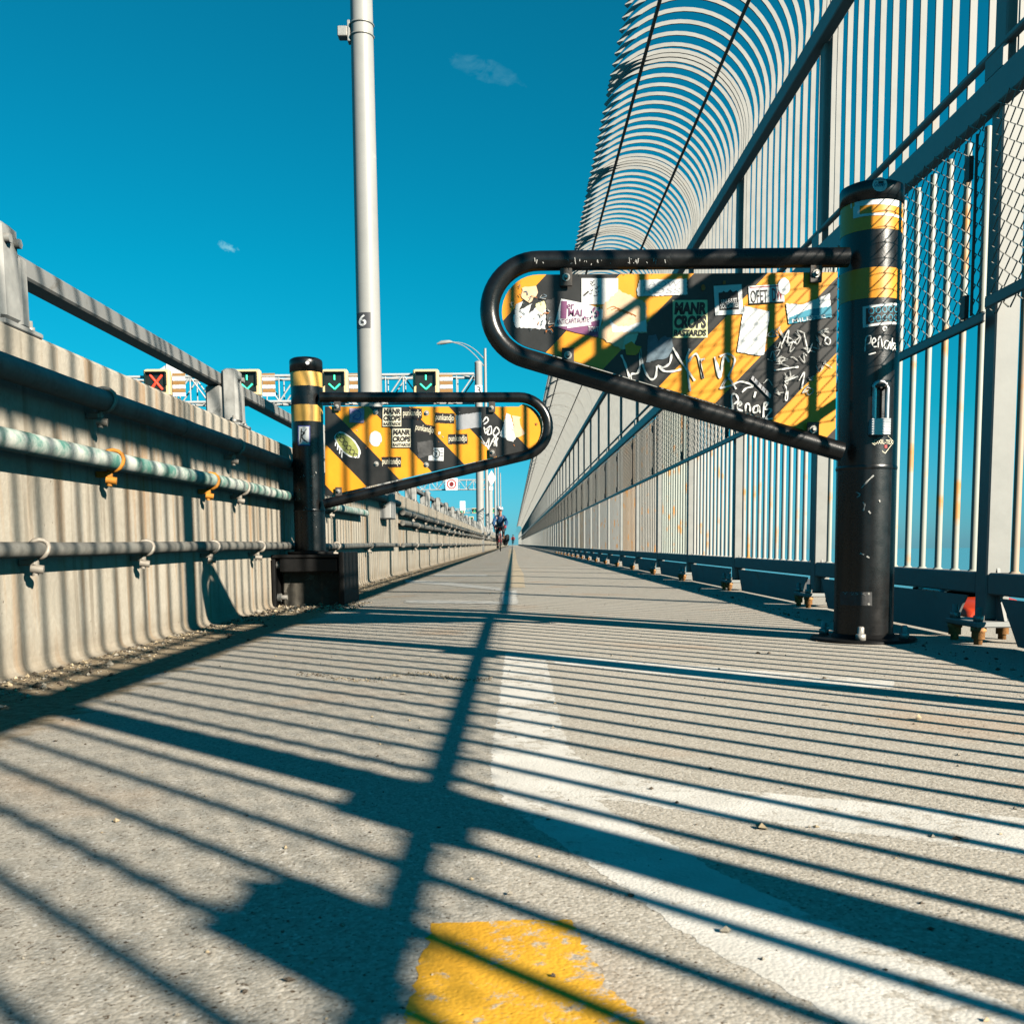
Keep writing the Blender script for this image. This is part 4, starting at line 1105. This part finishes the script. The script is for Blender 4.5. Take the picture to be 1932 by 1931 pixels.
mb.cbox(xp - .125, xp - .098, 9.46, 9.54, z_b - .05, z_a + .03, .004); mb.cbox(xp - .21, xp - .125, 9.45, 9.55, z_b - .01, z_b + .075, .006)
mb.build('banner_clamp', M_bolt, t)
def lesser(u, d, r, h, label, **k): return light_pole(u, d, r, r * .7, h, '', label, **k)
lesser(919, 47, .085, 9.0, 'thin lamp post with curved double arm just beyond the lane signal gantry')
lesser(935, 85, .10, 9.5, 'slim lamp post behind the numbered gantry column, left of the cyclist helmet', arm=False)
lesser(940.5, 110, .10, 9.5, 'distant lamp post above the cyclist, between two others', arm=False)
lesser(945, 135, .10, 9.5, 'distant lamp post straight above the cyclist', arm=False)

# ------------------------------------------------------------------ gantries and lane signals
def truss(mb, x0, x1, y, z0, z1, dep, r, n):
    for yy in (y - dep / 2, y + dep / 2):
        for z in (z0, z1): mb.tube([(x0, yy, z), (x1, yy, z)], r, 8)
        for i in range(n):
            xa, xb = x0 + (x1 - x0) * i / n, x0 + (x1 - x0) * (i + 1) / n
            mb.tube([(xa, yy, z0), (xb, yy, z1)] if i % 2 else [(xa, yy, z1), (xb, yy, z0)], r * .55, 6)
            mb.tube([(xa, yy, z0), (xa, yy, z1)], r * .45, 6)
    for z in (z0, z1):
        for i in range(n):
            xa, xb = x0 + (x1 - x0) * i / n, x0 + (x1 - x0) * (i + 1) / n
            mb.tube([(xa, y - dep / 2, z), (xb, y + dep / 2, z)], r * .45, 6)
def gantry(d, u_col, vt, vb, xl, rcol, label, n=16):
    c_ = at(u_col, (vt + vb) / 2, d); z1, z0 = at(u_col, vt, d).z, at(u_col, vb, d).z
    t = thing('sign_gantry', (c_.x, d, -.2), label, 'gantry')
    mb = MB(); mb.lathe((c_.x, d, -.2), [(rcol, 0), (rcol, 1.2), (rcol * .95, z1 + .65), (rcol * 1.0, z1 + .7), (rcol * .6, z1 + .75)], 20); col_ = mb.build('column', M_pole, t)
    mb = MB(); mb.lathe((xl, d, -.2), [(rcol, 0), (rcol * .95, z1 + .65)], 16); mb.build('column', M_pole, t)
    mb = MB(); truss(mb, xl, c_.x - rcol, d, z0, z1, (z1 - z0) * .9, .055, n); mb.build('truss', M_truss, t)
    return t, c_, z0, z1, col_
DG = 40
tg, cg, gz0, gz1, colg = gantry(DG, 903, 709, 757, -16.2, .15, 'near lattice gantry over the road carrying four lane signals, its column marked 3', 22)
zc3 = at(903, 734, DG)
D = Decal(lambda u, v, l: at(u, v, DG - .165 - l), ident, .002); D.rect(896.5, 726.5, 910, 745, M_signwhite); D.text('3', 899.5, 729, 907, 742.5, M_ink, 0, .012); D.build('number_plate', tg)
def signal(u, v, d, size, kind, label, group, side=True):
    p = at(u, v, d); s = size / 2; yb = d - .75
    t = thing('lane_signal', (p.x, yb, p.z - s), label, 'lane signal', group)
    mb = MB(); mb.cbox(p.x - s, p.x + s, yb, yb + .32, p.z - s, p.z + s, .05); mb.build('housing', M_sigcase, t)
    f = s * .72
    mb = MB(); mb.box(p.x - f, p.x + f, yb - .012, yb - .002, p.z - f, p.z + f); face = mb.build('face', M_sigface, t)
    mb = MB(); mb.box(p.x - f - .03, p.x + f + .03, yb - .17, yb - .003, p.z + f, p.z + f + .025); mb.box(p.x - f - .03, p.x - f, yb - .12, yb - .003, p.z - f * .3, p.z + f - .001); mb.box(p.x + f, p.x + f + .03, yb - .12, yb - .003, p.z - f * .3, p.z + f - .001); mb.build('visor', M_sigface, t)
    mb = MB(); q = f * .8; yy = yb - .02
    def bar(a, b, w_=.035):
        mb.tube([(p.x + a[0] * q, yy, p.z + a[1] * q), (p.x + b[0] * q, yy, p.z + b[1] * q)], w_, 6)
    if kind == 'x': bar((-.8, .95), (.8, -.95), .045); bar((.8, .95), (-.8, -.95), .045)
    else: bar((0, .95), (0, .3)); bar((-.75, -.2), (0, -.9)); bar((.75, -.2), (0, -.9))
    mb.build('cross' if kind == 'x' else 'arrow', M_redx if kind == 'x' else M_green, t)
    if side:
        mb = MB()
        for k in range(6): mb.box(p.x + s + .02, p.x + s + .50, d - .48, d - .44, p.z - s + size * (k + .1) / 6 * .88, p.z - s + size * (k + 1.0) / 6 * .88, k % 2)
        mb.build('striped_panel', [M_signwhite, M_sigbrown], t)
        mb = MB(); mb.box(p.x - .1, p.x + .1, yb + .32, d - .30, p.z - .25, p.z + .25); mb.build('back_bracket', M_signwhite, t)
    return t
G1 = 'lane signals on the near gantry'
signal(308, 727, DG, .98, 'x', 'leftmost lane signal showing a red cross, half hidden by the parapet', G1)
signal(475.5, 727, DG, .98, 'v', 'green arrow lane signal just right of the parapet rail post', G1)
signal(637.5, 727, DG, .98, 'v', 'green arrow lane signal between the left gate post and the big pole', G1)
signal(806.5, 727, DG, .98, 'v', 'green arrow lane signal above the middle of the left gate board', G1)
def sign_back(u0, v0, u1, v1, d, label, diamond=False, post=False, mat=None):
    a, b = at(u0, v0, d), at(u1, v1, d); cx, cz = (a.x + b.x) / 2, (a.z + b.z) / 2
    t = thing('road_sign', (cx, d, b.z), label, 'sign')
    mb = MB()
    if diamond: mb.prism([(a.x, cz), (cx, b.z), (b.x, cz), (cx, a.z)], 'y', d, d + .02)
    else: mb.cbox(a.x, b.x, d, d + .03, b.z, a.z, .008)
    mb.build('sign_panel', mat or M_signwhite, t)
    if post:
        mb = MB(); mb.box(cx - .04, cx + .04, d + .031, d + .10, -.2, a.z - .1); mb.build('sign_post', M_truss, t)
    else:
        mb = MB(); mb.box(cx - .04, cx + .04, d + .031, d + .10, b.z - .25, a.z - .05); mb.build('bracket', M_truss, t)
    return t, a, b
ts, a, b = sign_back(313, 682, 341, 712, DG + .55, 'blank white panel over a pale diamond atop the near gantry above the red cross')
mb = MB(); mb.prism([(a.x - .32, (a.z + b.z) / 2), ((a.x + b.x) / 2, a.z - 1.2), (b.x + .3, (a.z + b.z) / 2), ((a.x + b.x) / 2, a.z + .05)], 'y', DG + .60, DG + .62); mb.build('diamond_panel', pm('sign_back_grey', (.42, .44, .45), .5), ts)
# second gantry
D2 = 114
t2, c2, z20, z21, _ = gantry(D2, 924, 905, 923, -22, .16, 'second lattice gantry farther off, seen under the left gate arm with a red ring sign', 24)
p = at(853, 914, D2); s = 11 * D2 / 1932
tr = thing('road_sign', (p.x, D2 - 1, p.z - s), 'white square sign with a red ring hung on the second gantry', 'sign')
mb = MB(); mb.cbox(p.x - s, p.x + s, D2 - 1.0, D2 - .95, p.z - s, p.z + s, .01); mb.build('sign_panel', M_signwhite, tr)
mb = MB(); R_ = s * .80
n = 28
for k in range(n):
    a0, a1 = 2 * PI * k / n, 2 * PI * (k + 1) / n; i0 = len(mb.v)
    mb.v += [Vector((p.x + r * math.cos(a_), D2 - 1.012, p.z + r * math.sin(a_))) for r, a_ in ((R_, a0), (R_, a1), (R_ * .76, a1), (R_ * .76, a0))]; mb.face([i0, i0 + 1, i0 + 2, i0 + 3])
mb.build('ring', M_signred, tr)
mb = MB(); mb.prism([(p.x + R_ * .52 * math.cos(a_) * (.8 if k % 2 else 1), p.z + R_ * .52 * math.sin(a_)) for k, a_ in enumerate([2 * PI * q / 14 for q in range(14)])], 'y', D2 - 1.02, D2 - 1.005); mb.build('symbol', pm('sign_dark_red', (.16, .008, .01), .5), tr)
mb = MB(); mb.box(p.x - .06, p.x + .06, D2 - .95, D2 - .5, p.z - s * .8, p.z + s * .8); mb.build('bracket', M_truss, tr)
sign_back(919, 887, 936, 916, 62, 'white triangular sign back on a post right of the numbered column', True, True)
sign_back(919.5, 917, 930, 925, 62.3, 'small white rectangular plate below the triangular sign back', False, True)
sign_back(867.5, 945, 878, 963, 150, 'upright white panel far off above the parapet posts', False, True)
# third gantry
D3 = 190
t3, c3, z30, z31, _ = gantry(D3, 939, 959, 967, -24, .2, 'third lattice gantry in the far distance beside the cyclist helmet', 20)
G3 = 'lane signals on the third gantry'
for u, lab in ((872, 'far lane signal just below the upright white panel'), (895.5, 'far lane signal left of the numbered column'), (930, 'far lane signal between the column and the cyclist helmet')):
    signal(u, 963.5, D3, .95, 'v', lab, G3, False)
signal(889, 979, 205, .95, 'v', 'small far lane signal low over the parapet posts', G3, False)

# ------------------------------------------------------------------ people on bicycles
def skin_mesh(name, joints, bones, mat, parent, sub=2):
    names = list(joints); me = bpy.data.meshes.new(name)
    off = world_of(parent)
    me.from_pydata([tuple(Vector(joints[k][0]) - off) for k in names], [(names.index(a), names.index(b)) for a, b in bones], [])
    me.materials.append(mat)
    o = bpy.data.objects.new(name, me); COL.objects.link(o); o.parent = parent
    m = o.modifiers.new('skin', 'SKIN'); m.use_smooth_shade = True
    lay = me.skin_vertices[0] if me.skin_vertices else None
    if lay is None:
        bpy.context.view_layer.update(); lay = me.skin_vertices[0]
    for i, k in enumerate(names):
        r = joints[k][1]; lay.data[i].radius = (r, r) if not isinstance(r, tuple) else r
    lay.data[0].use_root = True
    s = o.modifiers.new('subdivision', 'SUBSURF'); s.levels = 1; s.render_levels = sub
    return o
def add_skin_layer(o): pass

def bicycle(x, y, label, frame_mat):
    """bicycle coming towards the camera; wheels along y, front wheel nearest"""
    t = thing('bicycle', (x, y, 0), label, 'bicycle')
    WR = .335; yf, yr = y - .50, y + .50
    for yy in (yf, yr):
        mb = MB(); mb.tube([(x, yy + WR * math.cos(a), WR + .005 + WR * math.sin(a)) for a in [2 * PI * k / 36 for k in range(36)]], .016, 8, closed=True); ty = mb.build('wheel', M_tyre, t)
        mb = MB(); mb.tube([(x, yy + (WR - .025) * math.cos(a), WR + .005 + (WR - .025) * math.sin(a)) for a in [2 * PI * k / 36 for k in range(36)]], .010, 6, closed=True); mb.build('rim', M_chrome, ty)
        mb = MB()
        for k in range(16):
            a = 2 * PI * k / 16; mb.tube([(x, yy, WR + .005), (x, yy + (WR - .03) * math.cos(a), WR + .005 + (WR - .03) * math.sin(a))], .0015, 4)
        mb.tube([(x - .05, yy, WR + .005), (x + .05, yy, WR + .005)], .018, 10); mb.build('spokes', M_chrome, ty)
    hd = (x, yf + .14, .80); bb = (x, y + .02, .29); st = (x, y + .20, .78); ht = (x, yf + .11, .90)
    mb = MB(); mb.tube([ht, (x, yf + .16, .70)], .019, 10); mb.tube([hd, st], .015, 10); mb.tube([(x, yf + .16, .70), bb], .018, 10); mb.tube([bb, st, (x, y + .23, .90)], .016, 10)
    for s in (-1, 1): mb.tube([bb, (x + .05 * s, yr, WR)], .009, 8); mb.tube([(x, y + .20, .76), (x + .05 * s, yr, WR)], .008, 8)
    mb.build('frame', frame_mat, t)
    mb = MB()
    for s in (-1, 1): mb.tube([(x + .03 * s, yf + .16, .69), (x + .05 * s, yf + .07, .50), (x + .05 * s, yf, WR)], .011, 8)
    mb.build('fork', frame_mat, t)
    mb = MB(); mb.tube([ht, (x, yf + .08, .93), (x, yf, .95)], .014, 8); mb.tube([(x - .21, yf + .01, .95), (x + .21, yf + .01, .95)], .013, 8)
    for s in (-1, 1): mb.tube(catmull([(x + .21 * s, yf + .01, .95), (x + .215 * s, yf - .07, .945), (x + .22 * s, yf - .10, .89), (x + .22 * s, yf - .05, .83), (x + .22 * s, yf + .03, .82)], 4), .015, 8)
    mb.build('handlebar', M_bikeblk, t)
    mb = MB(); mb.prism([(x - .07, .91), (x + .07, .91), (x + .06, .95), (x - .06, .95)], 'y', y + .22, y + .36); mb.prism([(x - .022, .915), (x + .022, .915), (x + .018, .948), (x - .018, .948)], 'y', y + .07, y + .219); mb.build('saddle', M_bikeblk, t)
    mb = MB(); mb.tube([(x + .06, y + .02 + .09 * math.cos(a), .29 + .09 * math.sin(a)) for a in [2 * PI * k / 20 for k in range(20)]], .006, 6, closed=True)
    mb.tube([(x - .05, y + .02, .29), (x - .06, y - .02, .13)], .010, 6); mb.tube([(x + .06, y + .02, .29), (x + .07, y + .06, .45)], .010, 6)
    mb.box(x - .16, x - .065, y - .06, y + .02, .118, .138); mb.box(x + .075, x + .17, y + .02, y + .10, .442, .462); mb.build('cranks', M_bikeblk, t)
    return t
def rider(x, y, label, jmat, helmet):
    t = thing('person', (x, y, 0), label, 'person')
    hip, chest, neck = (x, y + .24, 1.00), (x, y - .06, 1.28), (x, y - .18, 1.44)
    J = {'pelvis': (hip, .13), 'waist': ((x, y + .10, 1.13), .125), 'chest': (chest, .15), 'neck': (neck, .058), 'head': ((x, y - .24, 1.54), .078), 'crown': ((x, y - .26, 1.66), .072)}
    Bn = [('pelvis', 'waist'), ('waist', 'chest'), ('chest', 'neck'), ('neck', 'head'), ('head', 'crown')]
    JJ = {'pelvis': (hip, .145), 'waist': ((x, y + .10, 1.13), .145), 'chest': (chest, .17), 'collar': ((x, y - .165, 1.405), .075)}
    JB = [('pelvis', 'waist'), ('waist', 'chest'), ('chest', 'collar')]
    TJ = {'pelvis': ((x, y + .25, .985), .135)}; TB = []
    for s, nm in ((-1, 'left'), (1, 'right')):
        sh = (x + .17 * s, y - .11, 1.34); el = (x + .27 * s, y - .27, 1.12); wr = (x + .225 * s, y - .47, .985); hand = (x + .215 * s, y - .53, .955)
        knee, ank = ((x - .13, y - .16, .62), (x - .11, y + .00, .22)) if s < 0 else ((x + .13, y - .20, .80), (x + .12, y + .10, .52))
        toe = (ank[0], ank[1] - .15, ank[2] - .06); hp = (x + .09 * s, y + .20, .95)
        for k, pnt, r in (('sh', sh, .06), ('el', el, .045), ('wr', wr, .032), ('hd', hand, .035)): J[k + nm] = (pnt, r)
        Bn += [('chest', 'sh' + nm), ('sh' + nm, 'el' + nm), ('el' + nm, 'wr' + nm), ('wr' + nm, 'hd' + nm)]
        for k, pnt, r in (('hp', hp, .085), ('kn', knee, .058), ('an', ank, .038), ('to', toe, .03)): J[k + nm] = (pnt, r)
        Bn += [('pelvis', 'hp' + nm), ('hp' + nm, 'kn' + nm), ('kn' + nm, 'an' + nm), ('an' + nm, 'to' + nm)]
        for k, pnt, r in (('sh', sh, .085), ('el', el, .066), ('wr', wr, .046)): JJ[k + nm] = (pnt, r)
        JB += [('chest', 'sh' + nm), ('sh' + nm, 'el' + nm), ('el' + nm, 'wr' + nm)]
        for k, pnt, r in (('hp', hp, .10), ('kn', knee, .069), ('an', (ank[0], ank[1], ank[2] + .03), .047)): TJ[k + nm] = (pnt, r)
        TB += [('pelvis', 'hp' + nm), ('hp' + nm, 'kn' + nm), ('kn' + nm, 'an' + nm)]
        mb = MB(); mb.tube([(ank[0], ank[1] + .06, ank[2] - .05), (ank[0], ank[1] - .02, ank[2] - .04), (ank[0], ank[1] - .13, ank[2] - .065), (ank[0], ank[1] - .19, ank[2] - .075)], [.035, .05, .045, .025], 10); mb.build('shoe', M_bikeblk, t)
        # gloved hand: palm, four curled fingers and a thumb round the hood
        mb = MB(); mb.tube([wr, hand, (hand[0], hand[1] - .035, hand[2] - .005)], [.034, .042, .036], 10)
        for q in range(4):
            fx = hand[0] + (-.027 + .018 * q); mb.tube([(fx, hand[1] - .03, hand[2] + .005), (fx, hand[1] - .075 + .004 * abs(q - 1.5), hand[2] - .01), (fx, hand[1] - .08, hand[2] - .04), (fx, hand[1] - .055, hand[2] - .055)], [.012, .011, .010, .008], 6)
        mb.tube([(hand[0] - .03 * s, hand[1] + .01, hand[2] - .005), (hand[0] - .052 * s, hand[1] - .02, hand[2] - .02), (hand[0] - .045 * s, hand[1] - .05, hand[2] - .035)], [.014, .012, .009], 6); mb.build('glove', M_glove, t)
    skin_mesh('body', J, Bn, M_skin, t); skin_mesh('jacket', JJ, JB, jmat, t); skin_mesh('trousers', TJ, TB, M_trous, t)
    hx, hy, hz = x, y - .27, 1.60
    mb = MB(); mb.lathe((hx, hy + .03, hz + .045), [(.125, 0), (.128, .03), (.118, .075), (.09, .115), (.05, .135), (.01, .142)], 24)
    for k in range(3): mb.tube([(hx - .05 + .05 * k, hy - .085, hz + .10), (hx - .04 + .04 * k, hy - .02, hz + .175)], .012, 6, 1)
    mb.build('helmet', [helmet, M_bikeblk], t)
    mb = MB(); mb.tube([(hx - .075, hy - .062, hz + .008), (hx - .035, hy - .088, hz + .004), (hx, hy - .092, hz + .006), (hx + .035, hy - .088, hz + .004), (hx + .075, hy - .062, hz + .008)], .019, 8); mb.build('sunglasses', M_bikeblk, t)
    mb = MB(); mb.tube([(hx, hy - .078, hz + .0), (hx, hy - .102, hz - .03), (hx, hy - .085, hz - .045)], [.010, .016, .012], 8)
    for s in (-1, 1): mb.tube([(hx + .082 * s, hy + .015, hz + .015), (hx + .09 * s, hy + .02, hz - .03)], .014, 8)
    mb.build('nose_and_ears', M_skin, t)
    mb = MB(); mb.tube([(hx - .028, hy - .075, hz - .075), (hx, hy - .083, hz - .075), (hx + .028, hy - .075, hz - .075)], .007, 6); mb.build('mouth', pm('lips', (.28, .09, .08), .5), t)
    mb = MB(); mb.tube([(hx, hy + .05, hz + .06), (hx, hy + .085, hz), (hx, hy + .07, hz - .05)], [.085, .075, .05], 12); mb.build('hair', M_hair, t)
    return t
cx, cy = -.51, 41.5
bicycle(cx, cy, 'dark red road bicycle ridden towards the camera by the cyclist in blue', M_bikered)
rider(cx, cy, 'cyclist in a blue jacket and white helmet leaning over the handlebar', M_jblue, M_helmet)
tp_ = thing('pannier_bag', (cx + .32, cy + .6, .3), 'bulky black bag slung beside the rear wheel of the blue cyclist', 'bag')
mb = MB(); mb.tube(catmull([(cx + .19, cy + .55, .22), (cx + .21, cy + .55, .38), (cx + .25, cy + .55, .52), (cx + .32, cy + .55, .66)], 4), [.05, .08, .10, .11, .12, .13, .135, .135, .13, .11, .09, .07, .04], 14); mb.build('bag_body', M_pann, tp_)
mb = MB(); mb.tube([(cx + .05, cy + .55, .62), (cx + .20, cy + .55, .60)], .02, 8); mb.build('strap', M_bikeblk, tp_)
bicycle(.0, 165, 'far black bicycle under the rider in red', M_bikeblk)
rider(.0, 165, 'tiny far rider in a red jacket beside the end of the fence', M_jred, M_bikeblk)

# ------------------------------------------------------------------ red car on the lower road
def car():
    p = at(1822, 1163, 27); x, y, zb = p.x - .10, 27, -2.12
    t = thing('car', (x, y, zb), 'red car glimpsed under the fence kick plate beside the nearest fence post', 'car')
    w_ = .88
    def loft(sections, mat, name, parent=t):
        mb = MB(); k = len(sections[0][1])
        for yy, prof in sections:
            for a_, b_ in prof: mb.v.append(Vector((x + a_, y + yy, zb + b_)))
        for i in range(len(sections) - 1):
            for j in range(k): mb.face([i * k + j, i * k + (j + 1) % k, (i + 1) * k + (j + 1) % k, (i + 1) * k + j], 0, True)
        mb.face(list(range(k))); mb.face([(len(sections) - 1) * k + j for j in range(k)][::-1]); return mb.build(name, mat, parent)
    def sec(w1, z0, z1, tuck=.06): return [(-w1 + tuck, z0), (w1 - tuck, z0), (w1, z0 + .18), (w1, z1 - .12), (w1 - .08, z1), (-w1 + .08, z1), (-w1, z1 - .12), (-w1, z0 + .18)]
    body = loft([(-2.15, sec(.74, .32, .66)), (-2.0, sec(.84, .24, .76)), (-1.2, sec(w_, .2, .90)), (-.5, sec(w_, .2, .96)), (1.3, sec(w_, .2, .96)), (2.0, sec(.84, .26, .92)), (2.15, sec(.76, .34, .82))], M_carred, 'body')
    loft([(-.75, sec(.74, .93, 1.0, .02)), (-.1, sec(.66, .93, 1.42, -.1)), (.9, sec(.66, .93, 1.44, -.1)), (1.55, sec(.72, .93, 1.0, .02))], M_glass, 'windows')
    loft([(-.05, sec(.60, 1.40, 1.462, .0)), (.9, sec(.60, 1.40, 1.475, .0))], M_carred, 'roof')
    for s in (-1, 1):
        mb = MB(); mb.cbox(x + .42 * s - .2, x + .42 * s + .2, y - 2.135, y - 2.0, zb + .56, zb + .70, .03); mb.build('headlight', M_lamp, t)
        for yy in (-1.35, 1.35):
            mb = MB(); mb.tube([(x + (.70) * s, y + yy, zb + .31), (x + .885 * s, y + yy, zb + .31)], .31, 24); wl = mb.build('wheel', M_tyre, t)
            mb = MB(); mb.tube([(x + .88 * s, y + yy, zb + .31), (x + .895 * s, y + yy, zb + .31)], .19, 16); mb.build('rim', M_chrome, wl)
    mb = MB(); mb.cbox(x - .74, x + .74, y - 2.19, y - 2.05, zb + .44, zb + .50, .02); mb.build('bumper', M_signwhite, t)
car()
